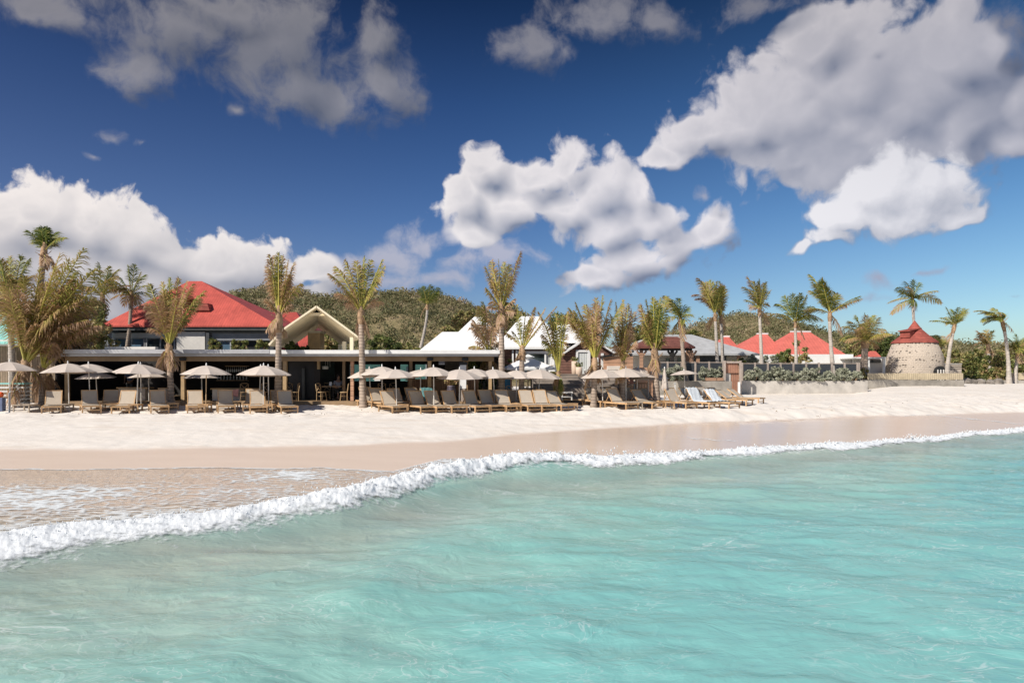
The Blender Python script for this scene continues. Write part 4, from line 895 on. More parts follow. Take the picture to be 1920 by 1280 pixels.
def palm(label, Y, base, top, tips, leaf=.75, r=.13, fill=0, dry=.45, seed=1, hang=.4, wind=0.0, bark='palm_bark', group=None, mid=None, spread=.9, sheath=.5, zb=None, dead=0, wid=.045):
    """base/top = (px,py) of the trunk at depth Y; tips = [(px, py, lift, dry)] of the fronds the photo shows"""
    rng = np.random.default_rng(seed)
    B = W(base[0], base[1], Y); T = W(top[0], top[1], Y)
    if zb is None: B.z = gz(B.x, B.y) - .1
    else: B.z = zb
    root = thing('palm_tree', label, 'palm tree', B, 0, group)
    Mi = (B+T)/2 if mid is None else W(mid[0], mid[1], Y)
    pts = []; rad = []; nseg = max(10, int((T-B).length/.16))
    for i in range(nseg+1):
        t = i/nseg; p = B*(1-t)**2 + (Mi*2-(B+T)/2)*2*t*(1-t) + T*t*t
        pts.append(p-B); rad.append(r*((.25+.9*(zb is not None))*(1-t)**6 + 1.0 - .22*t)*(1+.09*(i % 2)-.045 + rng.normal(0, .02)))
    MB().tube(pts, rad, 10).build('trunk', M[bark], root)
    T_ = T-B; up = (pts[-1]-pts[-3]).normalized()
    if sheath:
        sh = MB(); sh.tube([T_-up*sheath*.7, T_-up*sheath*.2, T_+up*sheath*.35, T_+up*sheath*.8], [r*.86, r*1.12, r*.95, r*.45], 9)
        for k in range(7):
            a = rng.uniform(0, 2*math.pi); q = T_ + up*rng.uniform(-.2, .2); e = q + Vector((math.cos(a)*.3, math.sin(a)*.3, rng.uniform(.05, .4)))*sheath*1.4
            sh.bar(q, e, .05, .02)
        sh.build('sheath', M['sheath'], root)
    TT = T_ + up*.15
    allt = [(W(x, y, Y+rng.normal(0, spread*.6))-B, lf, dr) for (x, y, lf, dr) in tips]
    for k in range(fill):
        i, j = rng.integers(0, len(tips), 2); w_ = rng.random()
        e = allt[i][0]*w_ + allt[j][0]*(1-w_); e = TT + (e-TT)*rng.uniform(.72, 1.0) + Vector((0, rng.normal(0, spread), 0))
        allt.append((e, (tips[i][2]+tips[j][2])/2, np.clip(dry+rng.normal(0, .15), 0, 1)))
    for k in range(dead or (4 if group == FR else 1)):
        a = rng.uniform(0, 2*math.pi); e = TT + Vector((math.cos(a)*rng.uniform(.3, .8), math.sin(a)*.6, -rng.uniform(.6, 1.3)))*leaf*1.6
        allt.append((e, .25, .92))
    for (e, lf, dr) in allt:
        v = e-TT; mp = TT + v*.5 + Vector((0, 0, 1))*v.length*lf
        frond_mesh(TT, mp, e, leaf*rng.uniform(.85, 1.1), dr, rng, hang + (.3 if group == FR else .1), wind, wid=wid, s0=.27 if group == FR else .17, parent=root)
    return root
FR = 'newly planted palms along the beach front'; RB = 'palms behind the right hand fence'
# big cluster at far left
palm('tallest palm of the left cluster with dark green crown on top', 37.5, (55, 750), (82, 478), [(53, 433, .15, .15), (72, 428, .1, .12), (90, 427, .05, .1), (105, 436, .1, .15), (122, 446, .25, .2), (100, 450, .3, .2), (65, 450, .2, .2), (78, 432, .1, .1)], .6, .17, 8, .2, 11, .3, group=FR, sheath=.9, spread=.7)
palm('leftmost palm, its crown cut by the picture edge', 35.5, (24, 745), (20, 585), [(-30, 510, .2, .5), (2, 488, .1, .5), (18, 482, .05, .35), (40, 482, .1, .2), (55, 486, .25, .15), (-8, 540, .3, .6), (-20, 480, .2, .5), (48, 520, .35, .3)], .7, .17, 5, .45, 12, .45, group=FR, bark='palm_bark_pale', sheath=.9)
palm('largest fanned palm of left cluster with long arching fronds', 34.0, (47, 757), (48, 690), [(157, 468, .12, .38), (182, 505, .16, .36), (215, 520, .18, .45), (130, 490, .10, .42), (105, 500, .06, .5), (75, 505, .04, .5), (45, 520, .02, .45), (22, 530, .06, .42), (10, 570, .14, .5), (150, 560, .2, .7), (165, 600, .25, .8), (120, 560, .15, .8)], 1.2, .20, 16, .6, 13, .75, group=FR, sheath=.9, spread=1.0, wid=.05)
palm('bushy brown palm at left with yellow stalks beside the plank hut', 34.6, (78, 757), (80, 700), [(150, 530, .1, .7), (178, 560, .2, .75), (190, 610, .32, .85), (170, 640, .4, .9), (140, 600, .2, .85), (115, 540, .06, .7), (95, 530, .03, .62), (70, 540, .03, .6), (60, 570, .08, .7), (130, 640, .35, .9), (150, 650, .4, .9)], .95, .15, 20, .75, 14, .9, group=FR, sheath=.7, spread=1.1, wid=.05)
palm('slim green palm standing behind the left cluster', 44, (190, 690), (192, 560), [(185, 493, .05, .25), (205, 500, .1, .3), (222, 505, .25, .3), (218, 535, .3, .4), (170, 505, .2, .4), (165, 540, .35, .5)], .6, .14, 6, .4, 15, .5, zb=2.0, sheath=.6)
palm('green palm with drooping crown left of the red roof', 46, (225, 680), (246, 560), [(222, 518, .2, .2), (240, 500, .1, .15), (252, 497, .05, .15), (272, 515, .2, .2), (276, 535, .35, .3), (215, 545, .35, .5), (232, 572, .5, .6), (262, 575, .5, .7), (208, 560, .35, .7)], .65, .14, 7, .3, 16, .55, zb=2.0, sheath=.7, mid=(240, 640))
palm('short palm with upswept brown fronds before the big red roof', 33.6, (322, 762), (317, 655), [(281, 533, .03, .35), (290, 560, .06, .75), (305, 530, .0, .5), (318, 522, .0, .25), (335, 522, .02, .65), (350, 528, .04, .72), (362, 532, .10, .65), (384, 545, .18, .35), (345, 560, .05, .8), (275, 570, .2, .85), (280, 615, .35, .85), (350, 600, .15, .85)], .62, .16, 8, .68, 17, .7, group=FR, sheath=.5, spread=.6)
palm('narrow palm with fronds still tied upright, left of the gable canopy', 33.6, (521, 762), (523, 600), [(505, 478, .0, .7), (514, 480, .0, .6), (522, 474, .0, .35), (530, 480, .0, .6), (540, 488, .02, .75), (552, 492, .06, .8), (500, 500, .04, .8), (555, 540, .2, .9), (502, 560, .15, .9), (545, 570, .2, .9), (566, 533, .25, .5)], .50, .17, 8, .78, 18, .85, group=FR, sheath=.9, spread=.35)
palm('tall palm with spreading yellow fronds right of the gable canopy', 33.8, (681, 762), (677, 592), [(617, 513, .2, .55), (628, 500, .14, .5), (648, 488, .06, .45), (668, 490, .03, .5), (683, 484, .0, .3), (695, 488, .0, .4), (716, 488, .03, .35), (720, 500, .06, .42), (630, 550, .3, .85), (650, 570, .3, .9), (705, 560, .15, .85)], .62, .17, 7, .62, 19, .75, group=FR, sheath=.6, spread=.6)
palm('leaning green palm alone on the slope behind the restaurant', 58, (778, 668), (801, 575), [(786, 542, .15, .15), (795, 537, .05, .1), (810, 538, .05, .1), (822, 540, .15, .12), (828, 548, .25, .2), (790, 560, .35, .3), (818, 562, .4, .3)], .7, .13, 5, .15, 20, .4, zb=3.0, bark='palm_bark_pale', mid=(796, 620), sheath=.4)
palm('tall palm with one long brown spear frond before the white roofs', 34.4, (941, 745), (940, 590), [(910, 500, .05, .55), (922, 490, .02, .5), (935, 488, .0, .4), (945, 492, .0, .35), (955, 497, .03, .5), (977, 472, -.02, .85), (912, 540, .12, .8), (965, 560, .1, .85), (915, 575, .2, .9), (962, 585, .2, .9)], .50, .165, 8, .62, 21, .75, group=FR, sheath=.9, spread=.4)
palm('ragged brown palm half hidden behind the spear frond palm', 37.5, (918, 745), (917, 672), [(897, 575, .1, .5), (905, 567, .05, .3), (888, 600, .2, .8), (925, 590, .05, .85), (935, 610, .1, .9), (895, 640, .3, .9), (880, 650, .35, .5), (940, 640, .3, .9)], .62, .13, 10, .82, 22, .8, group=FR, sheath=.5, spread=.7)
palm('sparse palm with thin folded fronds before the villa glass doors', 34.2, (977, 757), (979, 662), [(970, 580, .0, .35), (985, 583, .0, .35), (1003, 577, .02, .7), (1022, 578, .04, .85), (1043, 575, .06, .85), (945, 625, .3, .6), (993, 600, .02, .4)], .30, .155, 2, .6, 23, .5, group=FR, sheath=.5, spread=.35)
palm('drooping stemless palm bending left before the shingle wall', 34.6, (1048, 757), (1047, 705), [(1010, 585, .25, .6), (1030, 590, .12, .55), (1043, 590, .02, .4), (1055, 590, .0, .35), (1065, 585, .03, .6), (1018, 640, .4, .3), (1040, 735, .2, .4), (1052, 738, .1, .4)], .42, .10, 4, .55, 24, .7, group=FR, sheath=.4, spread=.4)
palm('broad palm fanned wide open right of the shingle cottage window', 34.8, (1113, 757), (1115, 682), [(1068, 578, .14, .42), (1080, 568, .08, .45), (1098, 572, .03, .5), (1118, 560, .0, .5), (1130, 555, .0, .35), (1145, 562, .03, .55), (1165, 572, .08, .42), (1068, 600, .2, .6), (1140, 600, .05, .8), (1090, 600, .05, .7)], .68, .16, 9, .58, 25, .6, group=FR, sheath=.5, spread=.8)
palm('brownish upright palm before the cedar box', 35.2, (1167, 757), (1168, 690), [(1155, 568, .0, .6), (1168, 562, .0, .5), (1178, 570, .0, .6), (1190, 585, .08, .7), (1145, 590, .08, .7), (1182, 610, .1, .85), (1150, 640, .15, .9), (1192, 640, .25, .9)], .52, .14, 7, .7, 26, .75, group=FR, sheath=.6, spread=.5)
palm('dense green palm tied upright left of the red pergola post', 35.4, (1232, 760), (1228, 672), [(1200, 572, .06, .6), (1212, 562, .03, .45), (1225, 558, .0, .3), (1238, 560, .0, .3), (1250, 556, .05, .4), (1205, 620, .2, .4), (1250, 600, .1, .6), (1245, 640, .2, .5)], .55, .19, 12, .38, 27, .7, group=FR, sheath=1.0, spread=.5)
palm('dark green palm curving over the red pergola roof', 50, (1285, 716), (1276, 605), [(1245, 556, .3, .3), (1255, 560, .25, .2), (1272, 560, .15, .15), (1290, 578, .3, .2), (1293, 590, .4, .25), (1250, 600, .45, .3), (1262, 625, .4, .6)], .75, .16, 7, .25, 28, .6, zb=1.9, group=RB, sheath=.6)
palm('windswept palm on paired trunks, left one of the pair', 52, (1347, 716), (1341, 594), [(1300, 553, .45, .7), (1308, 522, .25, .55), (1318, 530, .25, .5), (1330, 528, .15, .3), (1345, 528, .1, .35), (1355, 540, .1, .4)], .75, .14, 5, .45, 29, .5, -.3, 'palm_bark_pale', RB, zb=1.9, sheath=.5)
palm('windswept palm on paired trunks, right one of the pair', 53, (1357, 716), (1352, 598), [(1306, 560, .4, .75), (1325, 545, .25, .6), (1338, 530, .2, .35), (1350, 528, .1, .3), (1357, 545, .1, .35), (1357, 575, .2, .5)], .75, .14, 5, .5, 30, .5, -.3, 'palm_bark_pale', RB, zb=1.9, sheath=.5)
palm('straight palm with green fan above the middle red roof', 51.5, (1430, 716), (1424, 584), [(1393, 538, .3, .35), (1402, 520, .15, .7), (1412, 528, .1, .4), (1424, 525, .03, .25), (1436, 530, .05, .25), (1444, 545, .12, .35), (1408, 575, .3, .85), (1438, 570, .25, .5)], .7, .14, 7, .35, 31, .45, -.1, 'palm_bark_pale', RB, zb=1.9, sheath=.5)
palm('palm with two long side fronds before the widest red roof', 51.5, (1494, 716), (1491, 608), [(1438, 588, .18, .5), (1456, 570, .3, .2), (1470, 556, .15, .2), (1485, 553, .03, .2), (1500, 555, .03, .25), (1512, 556, .1, .25), (1542, 600, .3, .6), (1525, 575, .3, .3)], .75, .13, 6, .25, 32, .5, -.1, 'palm_bark_pale', RB, zb=1.9, sheath=.4)
palm('tallest windswept palm right of the red roofs with bent trunk', 50.8, (1567, 725), (1556, 592), [(1518, 515, .25, .25), (1525, 530, .2, .3), (1520, 545, .25, .4), (1540, 525, .1, .25), (1553, 540, .05, .3), (1572, 552, .1, .45), (1614, 560, .12, .6), (1510, 580, .25, .6), (1585, 572, .25, .7)], .8, .15, 7, .32, 33, .5, -.3, 'palm_bark_pale', RB, zb=1.2, mid=(1558, 650), sheath=.6)
palm('full bushy palm with thick trunk left of the white kiosk', 55, (1619, 716), (1622, 645), [(1580, 612, .35, .45), (1592, 602, .25, .35), (1605, 592, .15, .3), (1622, 588, .02, .2), (1638, 592, .1, .3), (1660, 618, .3, .6), (1652, 635, .4, .6), (1588, 640, .4, .7), (1602, 650, .4, .75), (1645, 650, .4, .75), (1630, 600, .05, .25)], .8, .3, 10, .5, 34, .6, -.1, 'palm_bark', RB, zb=1.9, sheath=.5)
palm('lone palm rising above the conical tower roof', 66, (1720, 700), (1711, 563), [(1666, 567, .2, .5), (1672, 588, .15, .6), (1682, 540, .35, .15), (1698, 528, .2, .12), (1712, 526, .05, .12), (1724, 532, .1, .15), (1758, 545, .15, .45), (1765, 568, .25, .5), (1690, 550, .2, .3)], .85, .15, 6, .2, 35, .5, -.15, 'palm_bark_pale', zb=1.9, sheath=.4)
palm('small palm leaning right beside the stone tower', 56, (1774, 712), (1789, 614), [(1765, 596, .3, .2), (1775, 577, .1, .15), (1786, 582, .05, .2), (1797, 577, .03, .2), (1808, 578, .06, .25), (1800, 600, .25, .3), (1776, 605, .4, .4)], .62, .15, 5, .25, 36, .45, zb=1.9, bark='palm_bark_pale', mid=(1780, 660), sheath=.7)
palm('bent palm at right with its crown blown to the left', 59, (1892, 722), (1880, 606), [(1828, 583, .25, .4), (1835, 588, .3, .3), (1842, 603, .35, .25), (1850, 585, .25, .25), (1862, 578, .2, .3), (1845, 608, .4, .35), (1878, 590, .1, .3)], .7, .15, 5, .3, 37, .4, -.5, 'palm_bark_pale', zb=1.2, mid=(1889, 660), sheath=1.1)
palm('short fan palm with round tan crown behind the right shrubs', 64, (1857, 716), (1853, 650), [(1828, 635, .3, .7), (1835, 625, .2, .5), (1848, 620, .1, .5), (1860, 622, .1, .3), (1830, 645, .3, .8), (1862, 640, .2, .35)], .75, .17, 6, .6, 38, .4, -.3, 'palm_bark_pale', zb=1.5, sheath=.9)
palm('green palm cut by the right picture edge', 60, (1902, 716), (1908, 660), [(1885, 648, .3, .35), (1892, 635, .2, .25), (1905, 628, .05, .2), (1922, 632, .1, .25), (1935, 645, .3, .3), (1890, 662, .4, .5)], .75, .15, 5, .3, 39, .5, zb=1.5, bark='palm_bark_pale', sheath=.5)
palm('little tan palm peeping out behind the tower roof', 70, (1764, 700), (1764, 655), [(1750, 640, .25, .3), (1757, 632, .1, .5), (1768, 630, .05, .6), (1777, 640, .2, .5), (1752, 628, .3, .15)], .7, .14, 5, .5, 40, .45, zb=1.8, sheath=.4)

# ================================================================ shrubs and broadleaf trees
def shrub(label, px0, px1, pt, pb, Y, mat_=None, size=.09, n=None, tone=(.2, .7), cat='shrub', name='shrub', group=None, seed=None, dy=None, trunk=True):
    rng = np.random.default_rng(seed or int(px0*7+pt)); a, b = W(px0, pb, Y), W(px1, pt, Y); w_, hgt = b.x-a.x, b.z-a.z
    root = thing(name, label, cat, ((a.x+b.x)/2, Y, a.z), 0, group)
    n = n or int(np.clip(w_*hgt*13, 14, 120)); dy = dy or min(w_, hgt)*.45
    c = np.stack([rng.uniform(-.46, .46, n)*w_, rng.uniform(-1, 1, n)*dy, rng.uniform(.12, .98, n)*hgt], 1)
    env = 1-(np.abs(c[:, 0])/(w_*.52))**2.2; c[:, 2] *= np.clip(env*.40+.60 + rng.normal(0, .09, n), .2, 1.05)
    rr = rng.uniform(.5, 1.15, n)*min(w_, hgt)*.22
    t = rng.uniform(*tone, n)
    V, q, tn = leaves(c, np.stack([rr, rr, rr*.8], 1), 46, size, rng, .9, t)
    np_mesh('foliage', V, [q], mat_ or BUSH, {'tone': tn}, False, root)
    if trunk:
        st = MB()
        for k in range(min(7, max(3, n//6))):
            j = rng.integers(0, n); e = Vector(c[j]); s0 = Vector((e.x*.25, e.y*.2, -.05)); mp = (s0+e)/2 + Vector((rng.normal(0, .05), 0, .1)); st.tube([s0, mp, e], [.05*hgt**.5, .035*hgt**.5, .012], 5)
        st.build('stem', M['sheath'], root)
    return root
G1 = 'silvery shrubs along the screen fence'
side = ['left', 'middle', 'right']
for i, (x0, x1, yt) in enumerate(((1400, 1428, 690), (1424, 1448, 696), (1446, 1478, 689), (1474, 1500, 697), (1497, 1524, 692), (1520, 1540, 690), (1538, 1566, 697), (1570, 1592, 692), (1588, 1612, 695))):
    shrub(['silver shrub nearest the beach gate on the sea wall', 'low silver shrub second from the gate', 'broad silver shrub third from the gate', 'low silver shrub under the palm with long side fronds', 'silver shrub fifth from the gate along the sea wall', 'tall narrow silver shrub in the middle of the screen fence', 'spreading silver shrub left of the bent palm trunk', 'silver shrub just right of the bent palm trunk', 'last silver shrub at the right end of the screen fence'][i], x0, x1, yt, 714.5, 50.2, SILVER, .085, 34, group=G1, seed=200+i)
for i, (x0, x1, yt, lb) in enumerate(((1238, 1262, 690, 'silvery shrub behind the closed beige umbrella'), (1256, 1282, 686, 'green grey shrub behind the small open umbrella'), (1310, 1328, 687, 'silver shrub on the wall left of the potted pair'), (1326, 1345, 691, 'pale potted shrub on the wall, left of two'), (1340, 1357, 690, 'pale potted shrub on the wall beside the beach gate'))):
    shrub(lb, x0, x1, yt, 714, 49.6, SILVER, .085, 34, seed=230+i)
for x0, x1, lb in ((1326, 1345, 'low brown trough planter under the left pale shrub'), (1343, 1357, 'low brown trough planter beside the beach gate')):
    h = thing('planter', lb, 'planter', (WX((x0+x1)/2, 48.3), 48.3, WZ(714, 48.3)), 0); R1('trough', 'cedar', h, x0, 708, x1, 713.8, 48.2, .5, .02); R1('soil', 'dark', h, x0+.6, 707.6, x1-.6, 708.2, 48.25, .4); adopt(h)
shrub('bright green bush between the middle and widest red roofs', 1458, 1488, 655, 684, 59.0, BUSH, .12, tone=(.3, .6), seed=241)
shrub('reddish sea grape tree before the widest red roof', 1486, 1516, 641, 684, 57.5, BUSH, .14, 14, tone=(.55, .95), seed=242, cat='tree', name='sea_grape_tree')
shrub('hedge of silver green shrubs behind the screen fence', 1384, 1460, 666, 686, 56.5, SILVER, .1, tone=(.1, .6), seed=243, name='hedge', cat='hedge')
shrub('green bush at the corner of the grey roofed house', 1372, 1402, 671, 686, 55.2, BUSH, .1, tone=(.3, .6), seed=244)
shrub('yellow flowering plant by the white kiosk fence', 1612, 1627, 690, 714, 54.6, BUSH, .1, tone=(.5, .9), seed=245)
RT = 'thicket right of the stone tower'
for i, (x0, x1, yt, yb, Yd_, tn, lb) in enumerate((
        (1770, 1800, 655, 712, 63, (.55, .85), 'yellow green tree close to the right of the stone tower'), (1795, 1830, 660, 714, 66, (.25, .7), 'dense dark shrub behind the broken stone wall'),
        (1820, 1852, 652, 712, 68, (.4, .8), 'round olive tree in the thicket right of tower'), (1845, 1880, 665, 716, 62, (.4, .85), 'spreading green shrub under the short fan palm'),
        (1868, 1896, 660, 712, 70, (.4, .75), 'grey green tree behind the bent right palm'), (1895, 1945, 652, 712, 66, (.35, .8), 'leafy tree at the right picture edge'),
        (1866, 1884, 690, 718, 60.8, (.7, 1.0), 'rusty yellow bush at the foot of the thicket'), (1808, 1832, 698, 716, 59.6, (.35, .6), 'low bright green plant on the broken stone wall'), (1828, 1842, 704, 718, 59.0, (.4, .7), 'small yellow green tuft on the sand by the wall'))):
    shrub(lb, x0, x1, yt, yb, Yd_, BUSH, .13, tone=tn, group=RT, seed=260+i, cat='tree' if 'tree' in lb else 'shrub', name='small_tree' if 'tree' in lb else 'shrub')
h = thing('rubble_wall', 'grey rubble garden wall between stone tower and thicket', 'wall', (WX(1790, 61), 61, 1.9)); R1('wall', 'stone', h, 1768, 683, 1803, 704, 60.5, .5); R1('coping', 'concrete', h, 1767, 681, 1804, 683, 60.45, .6); adopt(h)
shrub('tall loose green tree between left palms and red house', 132, 200, 560, 664, 43, BUSH, .13, 70, (.5, .95), 'tree', 'broadleaf_tree', seed=280)
shrub('small yellow green tree at left corner of the red house', 150, 196, 605, 664, 41, BUSH, .11, 60, (.6, .9), 'tree', 'broadleaf_tree', seed=281)
shrub('dark tree behind the leftmost palm', -40, 30, 545, 640, 52, BUSH, .16, 60, (.0, .4), 'tree', 'broadleaf_tree', seed=282)
for i, (x0, x1, lb) in enumerate(((388, 412, 'leafy plant on the red house balcony before the blue window'), (436, 452, 'leafy plant in the middle of the red house balcony'), (452, 466, 'leafy plant beside the dark balcony doorway'), (478, 504, 'leafy plant at the right end of the red house balcony'))):
    shrub(lb, x0, x1, 638, 657, 44.6, BUSH, .09, 14, (.4, .75), 'plant', 'balcony_plant', seed=290+i)
for i, (x0, x1, yt, yb, Yd_, tn, lb) in enumerate((
        (518, 580, 640, 664, 41, (.0, .35), 'dark leafy hedge under the left side of the gable canopy'), (604, 640, 622, 664, 46, (.5, .95), 'dry yellowish tree seen through the gable canopy'),
        (690, 745, 632, 664, 47, (.3, .6), 'green scrubby palm clump right of the gable canopy'), (735, 790, 640, 664, 48, (.35, .8), 'dry bush clump left of the leaning palm'),
        (818, 860, 612, 640, 56, (.6, 1.0), 'rust brown bushes behind the low white wing roof'), (845, 900, 585, 625, 60, (.6, 1.0), 'brown dry tree behind the white pyramid roof'),
        (930, 990, 575, 620, 58, (.55, 1.0), 'brown tree behind the villa roof ridge'), (1030, 1090, 590, 640, 56, (.3, .7), 'mixed green tree behind the shingle cottage roof'),
        (1168, 1215, 612, 650, 64, (.4, .8), 'olive tree behind the cedar box'), (880, 925, 672, 735, 38, (.1, .5), 'dark green shrubs at the right end of the restaurant'), (944, 962, 672, 735, 39, (.2, .6), 'green creeper beside the villa corner boards'),
        (1270, 1315, 618, 640, 90, (.4, .8), 'pale scrub tree left of the small hill'), (1586, 1630, 632, 690, 72, (.35, .8), 'grey brown tree behind the bushy palm'), (1640, 1680, 632, 690, 74, (.1, .5), 'dark olive tree left of the tower roof'))):
    shrub(lb, x0, x1, yt, yb, Yd_, BUSH, .13, None, tn, 'tree' if 'tree' in lb else 'shrub', 'broadleaf_tree' if 'tree' in lb else 'shrub', seed=300+i)
# ================================================================ beach furniture
def lounger_proto(back_deg=52):
    t = thing('sun_lounger', 'lounger', 'sun lounger'); L, Wd, hs = 1.98, .73, .34; hinge = .62      # +Y is the head end, origin under the middle
    y0, y1 = -L/2, L/2
    f = MB()
    for s in (-1, 1): f.box((s*Wd/2, 0, hs-.035), (.045, L, .07))
    for y in (y0+.03, y1-.03): f.box((0, y, hs-.035), (Wd, .05, .068))
    for k in range(9): f.box((0, y0+.15+k*.13, hs-.045), (Wd-.05, .055, .018))
    f.build('frame', M['teak'], t)
    for (x, y) in ((-1, y0+.10), (1, y0+.10), (-1, y1-.22), (1, y1-.22)): MB().box((x*(Wd/2-.005), y, (hs-.072)/2), (.06, .06, hs-.072)).build('leg', M['teak'], t, .006)
    [MB().box((0, yy, .13), (Wd-.09, .03, .045)).build('stretcher', M['teak'], t) for yy in (y0+.10, y1-.22)]
    s_ = MB(); yh = y1-hinge-.12; n = 8
    ptsv = [(0, y0+.06), (n, yh)]
    vs = []; 
    for k in range(n+1):
        yy = y0+.06+(yh-y0-.06)*k/n; zz = hs+.018-.022*math.sin(math.pi*k/n); vs += [(-Wd/2+.03, yy, zz), (Wd/2-.03, yy, zz)]
    s_.add(vs + [(x, y, z-.008) for x, y, z in vs], [(2*k, 2*k+1, 2*k+3, 2*k+2) for k in range(n)] + [(2*k+2*n+2, 2*k+2*n+4, 2*k+2*n+5, 2*k+2*n+3) for k in range(n)], True); s_.build('seat_sling', M['sling'], t)
    a = R(back_deg); bl = .78; bx, bz = math.cos(a), math.sin(a); hp = Vector((0, yh+.02, hs+.015))
    e = hp + Vector((0, bx*bl, bz*bl)); b = MB()
    for s in (-1, 1): b.bar(hp+Vector((s*(Wd/2-.05), 0, 0)), e+Vector((s*(Wd/2-.05), 0, 0)), .04, .05)
    b.bar(e+Vector((-Wd/2+.03, 0, 0)), e+Vector((Wd/2-.03, 0, 0)), .05, .06); bk = b.build('backrest', M['teak'], t)
    sl_ = MB(); nrm = Vector((0, -bz, bx)); vs = []
    for k in range(7):
        p = hp.lerp(e, .02+.93*k/6) + nrm*(.028-.02*math.sin(math.pi*k/6)); vs += [p+Vector((-Wd/2+.06, 0, 0)), p+Vector((Wd/2-.06, 0, 0))]
    nn = 14; sl_.add([tuple(v) for v in vs] + [tuple(Vector(v)-nrm*.008) for v in vs], [(2*k, 2*k+1, 2*k+3, 2*k+2) for k in range(6)] + [(2*k+nn, 2*k+2+nn, 2*k+3+nn, 2*k+1+nn) for k in range(6)], True); sl_.build('sling', M['sling'], bk)
    pr = MB()
    for s in (-1, 1): pr.bar(hp.lerp(e, .62)+Vector((s*.22, .02, 0)), (s*.22, y1-.10, hs), .03)
    pr.build('prop', M['teak'], t)
    return t
PA, PB_, PC = lounger_proto(54), lounger_proto(44), lounger_proto(34)
used = set()
def put(proto, label, x, y, z, rz, group):
    if proto.name not in used: o = proto; used.add(proto.name)
    else: o = copy_tree(proto)
    o.location = (x, y, z); o.rotation_euler = (0, 0, rz); o['label'] = label; o['group'] = group; return o
LG = 'taupe sling sun loungers on the sand'
# (px of the backrest middle, depth, yaw: feet swing to the right, proto, label)
LOUNGERS = [
 (86, 31.6, -4, PA, 'leftmost front lounger, beside the white stacked beach beds'), (154, 31.8, 3, PA, 'second front lounger from the left, between two side tables'),
 (196, 33.2, -4, PB_, 'back row lounger behind the double umbrella, left'), (228, 31.8, -12, PA, 'third front lounger, half sunlit, left of the double umbrella pole'),
 (284, 31.9, 3, PA, 'front lounger just left of the palm before the red roof'), (300, 33.2, 6, PA, 'shaded back row lounger touching the short palm trunk'),
 (355, 31.9, 2, PA, 'sunlit front lounger just right of the short palm'), (413, 32.0, 2, PA, 'shaded front lounger right of the single umbrella table'),
 (466, 33.0, -3, PA, 'back row lounger left of the triple umbrella poles'), (474, 31.9, 2, PA, 'front lounger under the left part of the triple umbrella'),
 (513, 33.2, 4, PB_, 'back row lounger by the upright palm trunk'), (526, 31.9, 8, PA, 'last front lounger of the left row, under the triple umbrella'),
 (681, 34.3, 24, PA, 'hindmost lounger at the deck corner by the cedar post'), (700, 33.6, 24, PA, 'sunlit lounger second from the deck corner'),
 (722, 32.0, 22, PA, 'sunlit front lounger at the left end of the middle row'), (735, 33.4, 24, PA, 'shaded back lounger behind the middle row left end'),
 (768, 34.0, 22, PA, 'back row lounger with pale top rail left of the towel'), (776, 32.0, 22, PA, 'shaded front lounger second in the middle row'),
 (798, 33.6, 22, PA, 'back row lounger holding the bluish towel'), (806, 32.0, 22, PA, 'shaded front lounger third in the middle row'),
 (838, 32.1, 20, PA, 'sunlit front lounger fourth in the middle row, by an umbrella foot'), (878, 32.2, 24, PA, 'dark shaded front lounger fifth in the middle row'),
 (908, 32.6, 24, PA, 'wide looking sunlit lounger sixth in the middle row'), (932, 33.9, 22, PB_, 'back row lounger before the blue cabinet'), (940, 32.5, 22, PA, 'lounger seventh in the middle row, shadow across its top'),
 (964, 33.6, 22, PB_, 'back row lounger just left of the sparse palm'), (985, 32.6, 18, PA, 'lounger eighth in the middle row, left of a side table'), (1012, 32.7, 18, PA, 'lounger ninth in the middle row'), (1036, 32.9, 30, PB_, 'last lounger at the right end of the middle row'),
 (1108, 35.6, 34, PA, 'first lounger of the right group, by the broad palm foot'), (1140, 36.0, 30, PA, 'back lounger with high pale frame in the right group'), (1152, 34.0, 38, PA, 'sunlit lounger at the left front of the right group'),
 (1178, 36.2, 36, PA, 'shaded lounger under the wide merged umbrellas, left'), (1200, 34.6, 40, PB_, 'shaded front lounger under the merged umbrellas'), (1212, 36.0, 40, PB_, 'shaded lounger left of the closed beige umbrella'),
 (1262, 34.6, 42, PA, 'sunlit front lounger right of the closed beige umbrella'), (1304, 34.5, 44, PA, 'front lounger under the larger pale blue towel'), (1340, 34.6, 46, PB_, 'front lounger under the smaller pale blue towel, last at right'),
 (1290, 37.4, 48, PB_, 'back lounger behind the larger blue towel'), (1322, 38.8, 56, PB_, 'back lounger left of the gate among the angled row'), (1345, 37.6, 58, PB_, 'angled orange framed lounger below the beach gate'),
 (1362, 37.0, 62, PC, 'angled lounger with low backrest below the gate post'), (1384, 38.6, 66, PC, 'rightmost lounger on the open sand')]
LPOS = []
for (px, y, yaw, pr, lab) in LOUNGERS:
    a = R(yaw) - math.atan((px-960)/F); bx = WX(px, y)
    # the backrest middle sits .45 behind the origin along the head direction
    x = bx + math.sin(a)*.62; yy = y - math.cos(a)*.62 + .55
    o = put(pr, lab, x, yy, gz(x, yy)-.015, a, LG); LPOS.append(o)
